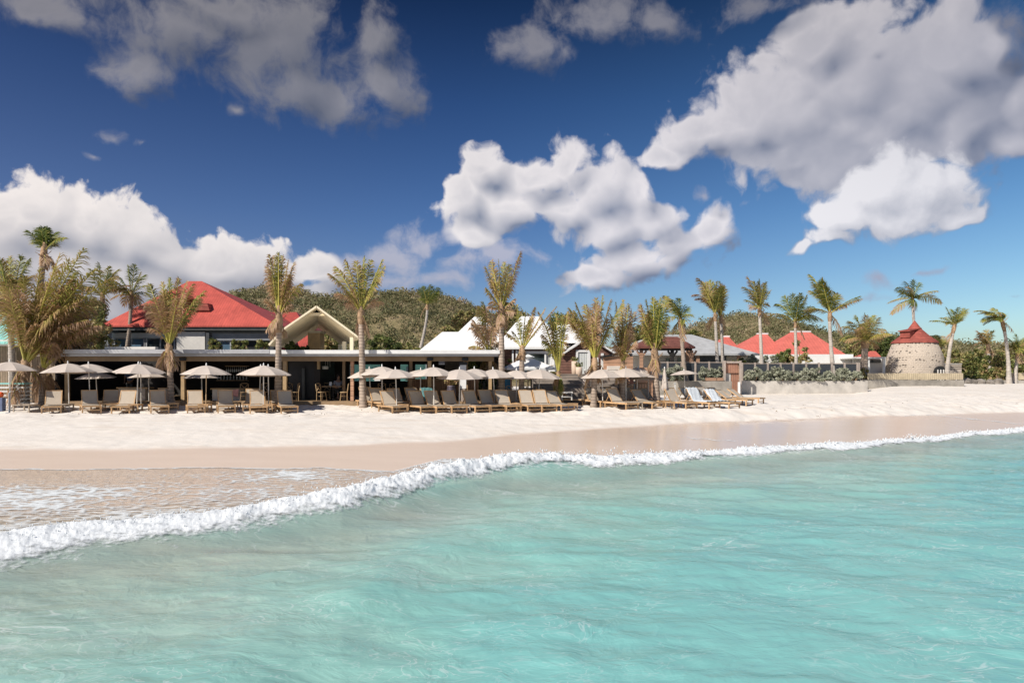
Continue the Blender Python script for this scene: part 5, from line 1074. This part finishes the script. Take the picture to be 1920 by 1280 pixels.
def table_proto(m_='teak_grey', w_=.52, h_=.36):
    t = thing('side_table', 'table', 'side table')
    b = MB(); [b.box((0, -w_/2+.05+k*(w_-.1)/5, h_-.012), (w_, (w_-.1)/5-.012, .024)) for k in range(6)]; b.build('table_top', M[m_], t)
    ap_ = MB(); [ap_.box((0, s*(w_/2-.04), h_-.05), (w_-.06, .025, .05)) for s in (-1, 1)]; [ap_.box((s*(w_/2-.04), 0, h_-.05), (.025, w_-.1, .05)) for s in (-1, 1)]; ap_.build('apron', M[m_], t)
    for x in (-1, 1):
        for y in (-1, 1): MB().box((x*(w_/2-.04), y*(w_/2-.04), (h_-.026)/2), (.05, .05, h_-.026)).build('leg', M[m_], t)
    return t
TA, TB = table_proto('teak_grey', .78), table_proto('teak', .5)
TG = 'low side tables between the loungers'
for (px, y, pr, lab) in ((50, 31.7, TA, 'wide grey side table left of the leftmost lounger'), (115, 31.9, TA, 'wide grey side table under the second umbrella'), (184, 32.8, TB, 'small teak table between second and third front loungers'),
        (254, 31.9, TB, 'small table at the foot of the double umbrella poles'), (384, 31.9, TB, 'small table at the single umbrella pole'), (385, 33.0, TB, 'back row table behind the single umbrella'), (505, 31.9, TB, 'small table at the triple umbrella poles'), (440, 32.9, TB, 'back table by the pink draped bar table'),
        (757, 32.3, TB, 'teak table between first and second middle row loungers'), (868, 32.2, TA, 'grey table between fourth and fifth middle row loungers'), (966, 32.5, TB, 'small table between seventh and eighth middle row loungers'), (1074, 32.6, TB, 'dark legged table at the right end of the middle row'),
        (1188, 33.8, TA, 'grey table at the foot of the wide merged umbrellas'), (1254, 34.0, TB, 'table at the foot of the closed beige umbrella'), (1282, 34.9, TB, 'table left of the larger blue towel')):
    x = WX(px, y); put(pr, lab, x, y, gz(x, y), random.uniform(-.1, .1), TG)

# umbrellas
def umbrella_proto(rad, drop, H=2.35, polem='pole', m_='canvas', n=8):
    t = thing('beach_umbrella', 'umbrella', 'umbrella'); vs = [(0, 0, H)]; fs = []; K = 6; sub = 4
    rings = []
    for k in range(1, K+1):
        u = k/K; ring = []
        for j in range(n):
            for s in range(sub):
                a0, a1 = 2*math.pi*(j+.5)/n, 2*math.pi*(j+1.5)/n; w_ = s/sub
                p = Vector((math.cos(a0), math.sin(a0), 0))*(1-w_) + Vector((math.cos(a1), math.sin(a1), 0))*w_
                sag = math.sin(math.pi*w_)*.014*u*rad; r_ = rad*u*(1-.04*math.sin(math.pi*w_)*(u > .95))
                ring.append(len(vs)); vs.append((p.x*r_, p.y*r_, H - drop*(u**1.55) - sag))
        rings.append(ring)
    m0 = n*sub
    for i in range(m0): fs.append((0, rings[0][i], rings[0][(i+1) % m0]))
    for k in range(K-1):
        for i in range(m0): fs.append((rings[k][i], rings[k+1][i], rings[k+1][(i+1) % m0], rings[k][(i+1) % m0]))
    c = MB(); c.add(vs, fs, False); o = c.build('canopy', M[m_], t)
    for p in o.data.polygons: p.use_smooth = False
    sm = o.modifiers.new('cloth', 'SOLIDIFY'); sm.thickness = .006; sm.offset = -1
    MB().tube([(0, 0, -.25), (0, 0, H-.03)], .024, 8).build('pole', M[polem], t)
    MB().lathe((0, 0, H), [(.03, -.03), (.035, .02), (.028, .07), (.012, .12), (.0, .13)], 8).build('finial', M['white'], t)
    rb = MB()
    for j in range(n):
        a = 2*math.pi*(j+.5)/n; rb.tube([(math.cos(a)*rad*u, math.sin(a)*rad*u, H - drop*u**1.55 - .025) for u in (.05, .4, .75, .97)], .008, 4)
    rb.build('ribs', M['pole'], t); rb.v and None
    return t
UA = umbrella_proto(1.13, .42); UW = umbrella_proto(1.13, .42, polem='woodpole'); UB = umbrella_proto(.96, .28)
UG = 'round beige beach umbrellas over the loungers'
# (pole px, canopy-top py, depth, proto, label)
for (px, pt, y, pr, lab) in (
        (19, 678, 31.8, UA, 'leftmost beige umbrella, partly cut by the picture edge'), (130, 681, 32.0, UA, 'beige umbrella second from the left over the grey side table'), (170, 682, 33.2, UA, 'beige umbrella half hidden right behind the second one'),
        (184, 698, 35.2, UB, 'low small beige umbrella in front of the restaurant left bay'), (256, 682, 32.0, UA, 'front one of the double beige umbrellas left of the short palm'), (265, 683, 33.0, UA, 'rear one of the double beige umbrellas left of the short palm'), (280, 697, 35.0, UB, 'low flat umbrella peeping below the double umbrellas'),
        (386, 685, 32.0, UW, 'single beige umbrella on a wooden pole right of the short palm'), (379, 698, 35.0, UB, 'low umbrella peeping below the wooden pole umbrella'),
        (494, 685, 32.0, UA, 'middle one of the triple beige umbrellas by the upright palm'), (486, 687, 33.2, UA, 'left rear one of the triple umbrellas'), (504, 687, 32.8, UA, 'right rear one of the triple umbrellas'),
        (696, 691, 34.6, UA, 'beige umbrella crossing the tall yellow palm trunk'), (717, 687, 33.6, UA, 'beige umbrella in the gap right of the yellow palm'), (745, 692, 32.1, UA, 'lowest front umbrella of the middle row'), (788, 693, 34.8, UB, 'rear umbrella half hidden before the slatted bar'),
        (814, 688, 32.2, UA, 'tallest beige umbrella of the middle row by a timber post'), (861, 692, 32.3, UA, 'beige umbrella before the white framed sign'), (891, 691, 33.2, UA, 'beige umbrella before the dark shrubs'), (929, 692, 33.4, UA, 'beige umbrella touching the spear frond palm'), (968, 694, 33.8, UA, 'beige umbrella below the big white parasol'), (1008, 692, 34.0, UA, 'last beige umbrella of the middle row'),
        (1131, 692, 34.8, UA, 'leftmost of the merged right hand umbrellas'), (1174, 690, 35.2, UA, 'middle one of the merged right hand umbrellas'), (1192, 690, 36.0, UA, 'rear one of the merged right hand umbrellas'), (1216, 695, 36.4, UA, 'rightmost of the merged umbrellas by the dense green palm'),
        (1286, 694, 47.0, UB, 'small looking lone umbrella before the grey concrete wall')):
    x = WX(px, y); zt = WZ(pt, y); H = 2.35
    o = put(pr, lab, x, y, zt-H, random.uniform(0, .6), UG)
    o.rotation_euler = (R(random.uniform(-2.5, 2.5)), R(random.uniform(-2.5, 2.5)), random.uniform(0, .7))
def closed_umbrella(lab, px, pt, pb, y, m_, wpx, foot=True):
    z0, z1 = WZ(pb, y), WZ(pt, y); x = WX(px, y); g = gz(x, y) if foot else WZ(705, y)
    t = thing('closed_umbrella', lab, 'umbrella', (x, y, g), 0); r_ = wpx/2/F*y; hh = z1-z0; c = MB(); vs = []; n = 20; K = 9
    for k in range(K+1):
        u = k/K
        for j in range(n):
            a = 2*math.pi*j/n; rr = r_*(.10+.9*u**.8)*(1+.22*math.cos(a*5))*(1-.35*(u > .93)); vs.append((rr*math.cos(a), rr*math.sin(a), z1-g-hh*u))
    c.add(vs, [(k*n+j, k*n+(j+1) % n, (k+1)*n+(j+1) % n, (k+1)*n+j) for k in range(K) for j in range(n)], True); c.build('folded_canopy', M[m_], t)
    MB().tube([(0, 0, -.1), (0, 0, z1-g+.03)], .026, 8).build('pole', M['woodpole'], t)
    MB().lathe((0, 0, z1-g), [(.03, -.02), (.03, .05), (0, .09)], 8).build('finial', M['white'], t)
    tb_ = MB(); tb_.lathe((0, 0, z1-g-hh*.6), [(r_*.78, -.03), (r_*.80, 0), (r_*.76, .03)], 14); tb_.build('tie_band', M['cushion'], t)
closed_umbrella('closed beige umbrella on the sand left of the gate loungers', 1246, 690, 732, 35.2, 'canvas', 14)
closed_umbrella('slim closed beige umbrella before the timber steps', 1097, 694, 722, 36.0, 'canvas', 11)
closed_umbrella('tall closed white parasol before the villa glass doors', 1037, 653, 706, 40.2, 'canvas_white', 19, False)
# big square white parasol
y = 36.5; x = WX(990, y); g = gz(x, y)
t = thing('white_parasol', 'large square white parasol open before the villa', 'umbrella', (x, y, g), R(8))
za, zb_ = WZ(668, y)-g, WZ(690, y)-g; hw_ = 1.28
c = MB(); c.add([(0, 0, za), (-hw_, -hw_, zb_), (hw_, -hw_, zb_), (hw_, hw_, zb_), (-hw_, hw_, zb_)], [(0, 1, 2), (0, 2, 3), (0, 3, 4), (0, 4, 1)]); o = c.build('canopy', M['canvas_white'], t); sm = o.modifiers.new('cloth', 'SOLIDIFY'); sm.thickness = .012
c = MB()
for k in range(4): a = math.pi/2*k; q = Matrix.Rotation(a, 3, 'Z'); c.slab([q @ Vector((-hw_, -hw_-.004, zb_)), q @ Vector((hw_, -hw_-.004, zb_)), q @ Vector((hw_, -hw_+.006, zb_)), q @ Vector((-hw_, -hw_+.006, zb_))], .10)
c.build('valance', M['canvas_white'], t); MB().tube([(0, 0, 0), (0, 0, za-.02)], .035, 8).build('pole', M['woodpole'], t)
c = MB(); c.add([(0, 0, za+.12), (-.34, -.34, za-.05), (.34, -.34, za-.05), (.34, .34, za-.05), (-.34, .34, za-.05)], [(0, 1, 2), (0, 2, 3), (0, 3, 4), (0, 4, 1)]); c.build('vent_cap', M['canvas_white'], t)

# cross-back chairs and tables
def chair_proto(m_='post'):
    t = thing('crossback_chair', 'chair', 'chair'); s = MB(); s.lathe((0, 0, .45), [(0, .02), (.20, .02), (.215, .0), (.2, -.025), (0, -.025)], 14); s.build('seat', M[m_], t)
    for (x, y) in ((-.17, -.16), (.17, -.16)): MB().tube([(x*.85, y*.85, .425), (x*1.15, y*1.2, 0)], [.02, .015], 6).build('leg', M[m_], t)
    b = MB(); arc = [(-.19, .17, .0), (-.175, .17, .45), (-.2, .23, .86), (-.12, .25, .90), (0, .255, .905), (.12, .25, .90), (.2, .23, .86), (.175, .17, .45), (.19, .17, 0)]; b.tube(arc, .018, 6); b.bar((-.18, .18, .48), (.18, .24, .85), .022); b.bar((.18, .18, .48), (-.18, .24, .85), .022); b.build('backrest', M[m_], t)
    r_ = MB(); r_.tube([(.15*math.cos(a), .14*math.sin(a), .24) for a in np.linspace(0, 2*math.pi, 13)], .009, 5); r_.build('foot_ring', M[m_], t)
    return t
CA = chair_proto('post'); CB = chair_proto('beam')
CG = 'cross back bistro chairs on the restaurant deck'
for (px, y, rz, pr, lab) in ((603, 35.45, 70, CA, 'pale cross back chair left of the deck dining table'), (645, 35.45, -80, CA, 'pale cross back chair right of the deck dining table'), (612, 37.0, 10, CA, 'cross back chair at the far side of the deck dining table'), (552, 35.5, -60, CA, 'lone cross back chair by the dark partition'), (545, 36.3, 40, CB, 'brown cross back chair behind the lone pale chair'),
        (458, 35.6, 20, CB, 'cross back chair left of the triple umbrella poles'), (494, 36.0, 0, CB, 'brown cross back chair behind the triple umbrellas'), (716, 36.0, 10, CA, 'pale cross back chair behind the middle umbrellas'), (733, 36.4, -20, CB, 'brown cross back chair beside the slatted bar')):
    put(pr, lab, WX(px, y), y, FL, R(rz), CG)
t = thing('dining_table', 'wooden pedestal dining table on the open deck', 'table', (WX(625, 36), 36, FL)); MB().box((0, 0, .74), (1.05, .75, .035)).build('table_top', M['beam'], t, .008); MB().tube([(0, 0, .02), (0, 0, .72)], .05, 10).build('pedestal', M['dark'], t); MB().lathe((0, 0, 0), [(.28, 0), (.28, .02), (.05, .05)], 14).build('foot', M['dark'], t)
t = thing('lantern', 'small white lantern jar on the deck dining table', 'lantern', (WX(620, 35.9), 35.9, FL+.758)); MB().lathe((0, 0, 0), [(0, 0), (.075, 0), (.08, .05), (.08, .17), (.06, .19)], 12).build('jar', M['clear'], t); MB().lathe((0, 0, .19), [(.065, 0), (.065, .03), (0, .035)], 12).build('lid', M['white'], t)
t = thing('pendant_light', 'white basket pendant cluster hanging over the dining table', 'lamp', (WX(609, 37), 37, WZ(692, 37))); MB().lathe((0, 0, 0), [(.18, 0), (.2, .04), (.2, .13), (.18, .17), (.1, .18)], 14).build('basket', M['offwhite'], t)
for k in range(5): MB().tube([(-.22+k*.12, .02*k, .1), (-.22+k*.12, .02*k, .50)], .008, 5).build('cord', M['offwhite'], t)

# people in the shade of the restaurant: one skinned body each, hair and clothing as children
def skin_mesh(name, verts, edges, radii, m_, parent=None, sub=2):
    me = bpy.data.meshes.new(name); me.from_pydata(verts, edges, []); me.materials.append(m_); o = bpy.data.objects.new(name, me); link(o, parent)
    o.modifiers.new('skin', 'SKIN'); 
    for i, r_ in enumerate(radii): me.skin_vertices[0].data[i].radius = (r_, r_) if not hasattr(r_, '__len__') else r_
    me.skin_vertices[0].data[0].use_root = True
    o.modifiers['skin'].use_smooth_shade = True
    s = o.modifiers.new('sub', 'SUBSURF'); s.levels = s.render_levels = sub; return o
def person(lab, loc, rz, shirt, seated):
    root = thing('person', lab, 'person', loc, R(rz)); hz = .50 if seated else .93
    sp_ = [(0, 0, hz), (0, -.01, hz+.16), (0, -.02, hz+.34), (0, -.01, hz+.50), (0, -.02, hz+.58), (0, -.05, hz+.66), (0, -.06, hz+.78), (0, -.06, hz+.84)]
    rd = [.13, .125, .14, .10, .055, .07, .095, .05]; ed = [(i, i+1) for i in range(7)]; v = list(sp_)
    for s in (-1, 1):
        k = len(v); v += [(s*.18, 0, hz+.47), (s*.24, -.06, hz+.20), (s*.16, -.28, hz+.14 if seated else hz+.0), (s*.13, -.36, hz+.15 if seated else hz-.06)]; rd += [.06, .045, .035, .03]; ed += [(3, k), (k, k+1), (k+1, k+2), (k+2, k+3)]
        for f_ in range(5): q = len(v); dx = (f_-2)*.017; v += [(s*.13+dx, -.40-.01*(f_ in (1, 2)), v[k+3][2]-.005), (s*.13+dx*1.2, -.43-.012*(f_ in (1, 2, 3)), v[k+3][2]-.025)]; rd += [.010, .008]; ed += [(k+3, q), (q, q+1)]
        k = len(v)
        if seated: v += [(s*.10, -.05, hz-.01), (s*.12, -.42, hz-.01), (s*.12, -.44, .09), (s*.12, -.58, .04)]
        else: v += [(s*.09, 0, hz-.08), (s*.10, -.01, .50), (s*.10, .02, .09), (s*.10, -.12, .04)]
        rd += [.09, .062, .042, .032]; ed += [(0, k), (k, k+1), (k+1, k+2), (k+2, k+3)]
    # nose and ears
    k = len(v); v += [(0, -.165, hz+.745)]; rd += [.014]; ed += [(6, k)]
    skin_mesh('body', v, ed, rd, M['skin'], root)
    sv = [(0, 0, hz+.02), (0, -.01, hz+.17), (0, -.02, hz+.34), (0, -.01, hz+.49)]; sr = [.15, .145, .16, .11]; se = [(0, 1), (1, 2), (2, 3)]
    for s in (-1, 1): k = len(sv); sv += [(s*.18, 0, hz+.47), (s*.225, -.04, hz+.30)]; sr += [.075, .062]; se += [(3, k), (k, k+1)]
    skin_mesh('shirt', sv, se, sr, M[shirt], root)
    tv = [(0, .0, hz+.02)]; tr_ = [.145]; te = []
    for s in (-1, 1):
        k = len(tv); tv += ([(s*.10, -.05, hz), (s*.12, -.40, hz), (s*.12, -.44, .35)] if seated else [(s*.09, 0, hz-.1), (s*.10, -.01, .52), (s*.10, .02, .2)]); tr_ += [.105, .078, .06]; te += [(0, k), (k, k+1), (k+1, k+2)]
    skin_mesh('trousers', tv, te, tr_, M['darkgrey'], root)
    hv = MB(); hv.lathe((0, -.04, hz+.79), [(.103, -.04), (.112, .02), (.10, .075), (.06, .115), (0, .125)], 14); hv.build('hair', M['hair'], root)
    return root
person('seated person in grey shirt at the deck dining table', (WX(634, 36.9), 36.9, FL), 30, 'shirt_grey', True)
person('dim seated person in the shade behind the dining table', (WX(606, 37.9), 37.9, FL), -20, 'pink', True)
person('standing person in blue shirt behind the left bar', (WX(243, 38.5), 38.5, FL), 10, 'shirt_blue', False)

# bars and fittings inside
t = thing('bar_counter', 'cream fronted bar counter in the left bay of restaurant', 'bar', (WX(248, 36), 36, FL)); R1('front_panel', 'cushion', t, 222, 728, 272, 752, 35.8, .5); R1('counter_top', 'post', t, 218, 726, 276, 728.2, 35.7, .7); adopt(t)
t = thing('bar_counter', 'cream draped bar counter with pink cloth right of the first post', 'bar', (WX(420, 36), 36, FL)); R1('front_panel', 'offwhite', t, 398, 730, 452, 752, 35.9, .5); R1('counter_top', 'post', t, 394, 727.5, 455, 730, 35.8, .8); adopt(t)
t = thing('cloth', 'faded pink cloth draped over the corner of the cream bar', 'cloth', (WX(436, 35.7), 35.7, FL)); c = MB(); c.add([W(424, 732, 35.68), W(448, 729, 35.62), W(446, 744, 35.55), W(436, 742, 35.5), W(428, 738, 35.6), W(424, 732, 35.74), W(448, 729, 35.72), W(446, 744, 35.65), W(436, 742, 35.6), W(428, 738, 35.7)], [(0, 1, 2, 3, 4), (9, 8, 7, 6, 5)] + [(i, i+5, (i+1) % 5+5, (i+1) % 5) for i in range(5)]); c.build('drape', M['pink'], t); adopt(t)
t = thing('glass_rack', 'rack of hanging wine glasses over the restaurant bar', 'glass rack', (WX(442, 38), 38, WZ(690, 38))); R1('rail', 'beam', t, 422, 685.5, 463, 687, 38, .3)
for k in range(11):
    g_ = MB(); x_ = WX(424+k*3.7, 38.1); z_ = WZ(687, 38); g_.lathe((x_, 38.15, z_), [(.03, -.005), (.006, -.012), (.006, -.12), (.035, -.16), (.04, -.24), (.032, -.30)], 8); g_.build('wine_glass', M['clear'], t)
adopt(t)
t = thing('bottle_shelf', 'lit shelf of pale glasses and bottles behind the bar', 'shelf', (WX(440, 40), 40, WZ(713, 40))); R1('shelf', 'beam', t, 405, 712, 466, 714, 40, .3)
for k in range(10): MB().lathe((WX(408+k*6, 40.1), 40.12, WZ(712, 40)+.003), [(.0, 0), (.045, 0), (.045, .17), (.018, .23), (.018, .30)], 8).build('bottle', M['clear'], t)
adopt(t)
t = thing('slatted_bar', 'long brown vertical slat bar front behind middle umbrellas', 'bar', (WX(838, 36.6), 36.6, FL)); R1('front_panel', 'slat_vert', t, 764, 713, 862, 742, 36.4, .4); R1('counter_top', 'beam', t, 760, 710.5, 866, 713, 36.2, .8); adopt(t)
t = thing('slatted_bar', 'short brown slat screen left of the dark shrubs', 'bar', (WX(885, 36.6), 36.6, FL)); R1('front_panel', 'slat_vert', t, 866, 711, 897, 742, 36.3, .3); R1('top_rail', 'beam', t, 865, 709, 898, 711, 36.25, .4); adopt(t)
t = thing('sign_board', 'white framed board with black header before the bar', 'sign', (WX(868, 36), 36, 1)); R1('board', 'white', t, 862.5, 684, 874, 728, 35.0, .04); R1('header', 'black', t, 861, 679, 876, 684, 34.98, .08); R1('foot', 'fpost', t, 864, 728, 872, 758, 35.0, .06); adopt(t)
t = thing('blue_cabinet', 'blue painted cabinet between palm trunk and villa wall', 'cabinet', (WX(949, 37.5), 37.5, 1.1)); R1('body', 'blue', t, 941, 706, 957, 742, 37.3, .5); R1('door', 'blue', t, 942.5, 708, 955.5, 740, 37.27, .03); R1('side_rail', 'cedar', t, 957, 706, 960, 744, 37.25, .5); adopt(t)
t = thing('tall_pot', 'tall dark speckled pot with pink leaved plant by slat bar', 'plant pot', (WX(846, 34.9), 34.9, gz(WX(846, 34.9), 34.9))); MB().lathe((0, 0, 0), [(0, 0), (.15, 0), (.22, .3), (.24, .75), (.20, 1.0), (.22, 1.05), (.18, 1.04)], 16).build('pot', mat('speckled_mosaic', (.10, .085, .11), .5, .9, 22.0), t)
rg = np.random.default_rng(5); V, q, tn = leaves(np.array([(0, 0, 1.2), (-.15, 0, 1.3), (.14, .05, 1.28), (0, .1, 1.4)]), np.full((4, 3), .22), 60, .09, rg, .9, np.array([.95, .9, .9, .5])); np_mesh('foliage', V, [q], BUSH, {'tone': tn}, False, t)

# things on the villa deck and at the steps
def planter_tall(lab, x0, x1, yt, y, pl=True):
    x = WX((x0+x1)/2, y); r_ = (x1-x0)/2/F*y; z0 = WZ(706, y); hh = WZ(yt, y)-z0; t = thing('planter', lab, 'planter', (x, y, z0)); MB().lathe((0, 0, 0), [(0, 0), (r_*.85, 0), (r_, hh*.5), (r_*.98, hh), (r_*.8, hh), (r_*.8, hh-.1)], 16).build('pot', M['planter'], t)
    rg = np.random.default_rng(int(x0)); V, q, tn = leaves(np.array([(0, 0, hh+.08), (-.1, 0, hh+.16), (.1, 0, hh+.14)]), np.full((3, 3), r_*.7), 50, .06, rg, .9, np.array([.6, .7, .5])); np_mesh('foliage', V, [q], BUSH, {'tone': tn}, False, t)
planter_tall('tall beige planter left of the shingle cottage window', 1071.5, 1083, 677, 40.3); planter_tall('shorter beige planter right before the shingle cottage window', 1079.5, 1092, 688, 39.9)
def sofa(lab, x0, x1, yt, yb, y, m_):
    t = thing('deck_sofa', lab, 'sofa', (WX((x0+x1)/2, y), y, WZ(yb, y))); ym = (yt+yb)/2; R1('backrest', m_, t, x0, yt, x1, ym, y+.6, .18, .04); R1('seat', m_, t, x0, ym, x1, yb-2, y, .6, .04)
    for x in (x0, x1-2.5): R1('armrest', m_, t, x-1, ym-1.5, x+2.5, yb, y-.05, .7, .03)
    adopt(t)
sofa('tan deck sofa before the cedar box', 1138, 1166, 686, 702, 39.9, 'cushion'); 
for k, (x, lb) in enumerate(((1169, 'red striped towel hanging on the deck rail, left'), (1184, 'red striped towel hanging on the deck rail, right'))):
    t = thing('striped_towel', lb, 'towel', (WX(x, 37), 37, WZ(718, 37))); R1('cloth', 'pink', t, x-3, 700, x+4, 720, 37.0, .03); R1('fringe', 'cushion', t, x-3, 720.2, x+4, 721.5, 37.0, .03); adopt(t)
t = thing('deck_rail', 'low timber rail below the merged right hand umbrellas', 'railing', (WX(1185, 37.2), 37.2, 1.2)); R1('top_rail', 'cedar', t, 1160, 717, 1216, 719, 37.1, .08); [R1('baluster', 'beam', t, x, 719, x+1.2, 738, 37.12, .04) for x in np.arange(1161, 1215, 5.2)]; adopt(t)
for k, (x0, x1, lb) in enumerate(((1026, 1050, 'low white bench at the foot of the timber steps'), (1052, 1074, 'second low white bench right of the first'))):
    t = thing('low_bench', lb, 'bench', (WX((x0+x1)/2, 35.6), 35.6, 1.0)); R1('seat', 'offwhite', t, x0, 734.5, x1, 737, 35.6, .5); [R1('leg', 'offwhite', t, x, 737, x+2.2, 750, 35.65, .08) for x in (x0+1, x1-3.2)]; [R1('stretcher', 'offwhite', t, x0+3.2, 743, x1-3.2, 744.6, 35.66, .05) for _ in (0,)]; adopt(t)
put(PC, 'grey backed lounger turned sideways at the timber steps', WX(1082, 36.3), 36.3, gz(WX(1082, 36.3), 36.3), R(80), LG)
for k, (px, y, lb, rz) in enumerate(((988, 37.2, 'white bistro chair under the white parasol, right', 40), (1004, 37.0, 'white bistro chair between parasol and steps', -50), (958, 37.0, 'bistro chair left of the white parasol pole', 20))):
    put(CA, lb, WX(px, y), y, gz(WX(px, y), y)+.02, R(rz), 'bistro chairs at the villa')
t = thing('dining_table', 'small bistro table under the white parasol', 'table', (WX(996, 36.6), 36.6, gz(WX(996, 36.6), 36.6))); MB().lathe((0, 0, .73), [(0, .02), (.42, .02), (.42, -.01), (0, -.01)], 20).build('table_top', M['offwhite'], t); MB().tube([(.1, 0, 0), (.1, 0, .72)], .03, 8).build('pedestal', M['grey_metal'], t)
t = thing('white_wall_post', 'short white marker post before the grey concrete wall', 'post', (WX(1266, 40), 40, 1)); R1('shaft', 'offwhite', t, 1264.6, 719, 1267.2, 742, 40, .08); R1('cap', 'white', t, 1264, 718, 1267.8, 719, 39.97, .12); adopt(t)

# towels
def drape(lab, lg, m_, over=1.0, w_=.6, tail=.55):
    """cloth laid over a lounger's backrest and down its seat"""
    c = MB(); n = 14; k = 12; a = R(54 if lg.get('b54', 1) else 44); L = 1.98; yh = L/2-.62-.12; hp = Vector((0, yh+.02, .36)); e = hp+Vector((0, math.cos(a)*.78, math.sin(a)*.78))
    path = [e+Vector((0, .07, -.35)), e+Vector((0, .05, -.02)), e+Vector((0, .0, .05)), e+Vector((0, -.05, .02))] + [e.lerp(hp, u)+Vector((0, -.05, .05)) for u in np.linspace(.1, .95, 8)] + [hp+Vector((0, -.1-tail*u, .03)) for u in np.linspace(0, 1, 4)]
    vs = []
    for i, p in enumerate(path):
        for j in range(n+1):
            u = j/n-.5; vs.append((u*w_*(1.02+.05*math.sin(i*1.3)), p.y + .012*math.sin(j*1.9+i), p.z + .014*math.sin(j*1.3+i*.8) - .02*(abs(u) > .45)))
    m0 = n+1; c.add(vs, [(i*m0+j, i*m0+j+1, (i+1)*m0+j+1, (i+1)*m0+j) for i in range(len(path)-1) for j in range(n)], True); o = c.build('beach_towel', M[m_]); md = o.modifiers.new('thick', 'SOLIDIFY'); md.thickness = .015
    o.location = lg.location; o.rotation_euler = lg.rotation_euler; tag(o, lab, 'towel'); return o
lab2o = {o['label']: o for o in LPOS}
drape('pale blue towel draped down the lounger right of the closed umbrella', lab2o['front lounger under the larger pale blue towel'], 'towel', w_=.72, tail=.9)
l2 = lab2o['front lounger under the smaller pale blue towel, last at right']; l2['b54'] = 0; drape('smaller pale blue towel on the last front lounger at right', l2, 'towel', w_=.66, tail=.3); del l2['b54']
drape('grey blue towel hung over a back row lounger before slat bar', lab2o['back row lounger holding the bluish towel'], 'teal_cloth', w_=.62, tail=.0)

# stacked white plastic beach beds at far left
SG = 'stacked white beach beds at far left'
for k in range(6):
    y = 33.4; t = thing('plastic_beach_bed', ['lowest white plastic bed of the stack at far left', 'second white plastic bed from the bottom of the stack', 'third white plastic bed from the bottom of the stack', 'fourth white plastic bed from the bottom of the stack', 'fifth white plastic bed, just under the blue striped top one', 'topmost white plastic bed with blue stripe on the stack'][k], 'beach bed', (WX(14, y), y, gz(WX(14, y), y) + k*.19), R(4), SG)
    b = MB(); [b.box((s*.95*0, s*.3, .26), (1.9, .05, .05)) for s in (-1, 1)]; [b.box((-.9+j*.15, 0, .265), (.06, .6, .03)) for j in range(13)]; b.build('slatted_top', M['turq' if k == 5 else 'white'], t)
    for sx in (-.75, .75):
        for s in (-1, 1): l_ = MB(); l_.bar((sx, s*.3, .25), (sx+.25*(-1 if sx > 0 else 1), s*.3, .02), .05); l_.build('leg', M['white'], t)
t = thing('beach_buoy', 'round orange buoy half cut by the left picture edge', 'buoy', (WX(1, 32.0), 32.0, gz(WX(1, 32), 32))); MB().lathe((0, 0, .78), [(0, -.14), (.09, -.11), (.14, 0), (.09, .11), (0, .14)], 16).build('ball', M['orange'], t); MB().box((0, 0, .32), (.34, .25, .64)).build('crate', M['shirt_blue'], t, .02)
t = thing('parasol_stand', 'grey green metal pole stand before the white stack', 'stand', (WX(17.5, 31.0), 31.0, gz(WX(17.5, 31), 31))); MB().tube([(0, 0, -.1), (0, 0, .95)], .035, 8).build('tube', M['greyside'], t); MB().lathe((0, 0, 0), [(.0, .05), (.14, .04), (.15, 0)], 12).build('foot', M['greyside'], t)

# scraps of dry weed and twigs on the sand
rg = np.random.default_rng(77); n = 110; u = rg.uniform(-.75, .75, n); yy = np.where(rg.random(n) < .6, np.interp(u, UT, Yb) - rg.uniform(.3, 2.2, n), np.interp(u, UT, Yb) + rg.uniform(-1, 2.5, n)); xx = u*yy
zz = ground_z(xx, yy) + .03; V, q, tn = leaves(np.stack([xx, yy, zz], 1), np.stack([np.full(n, .07)*rg.uniform(.5, 2, n), np.full(n, .06), np.full(n, .015)], 1), 4, .03, rg, .15, rg.uniform(.75, 1, n))
o = np_mesh('beach_debris', V, [q], mat('dry_weed', (.28, .2, .13), .9, .3, 9.0), {'tone': tn}); tag(o, kind='stuff')
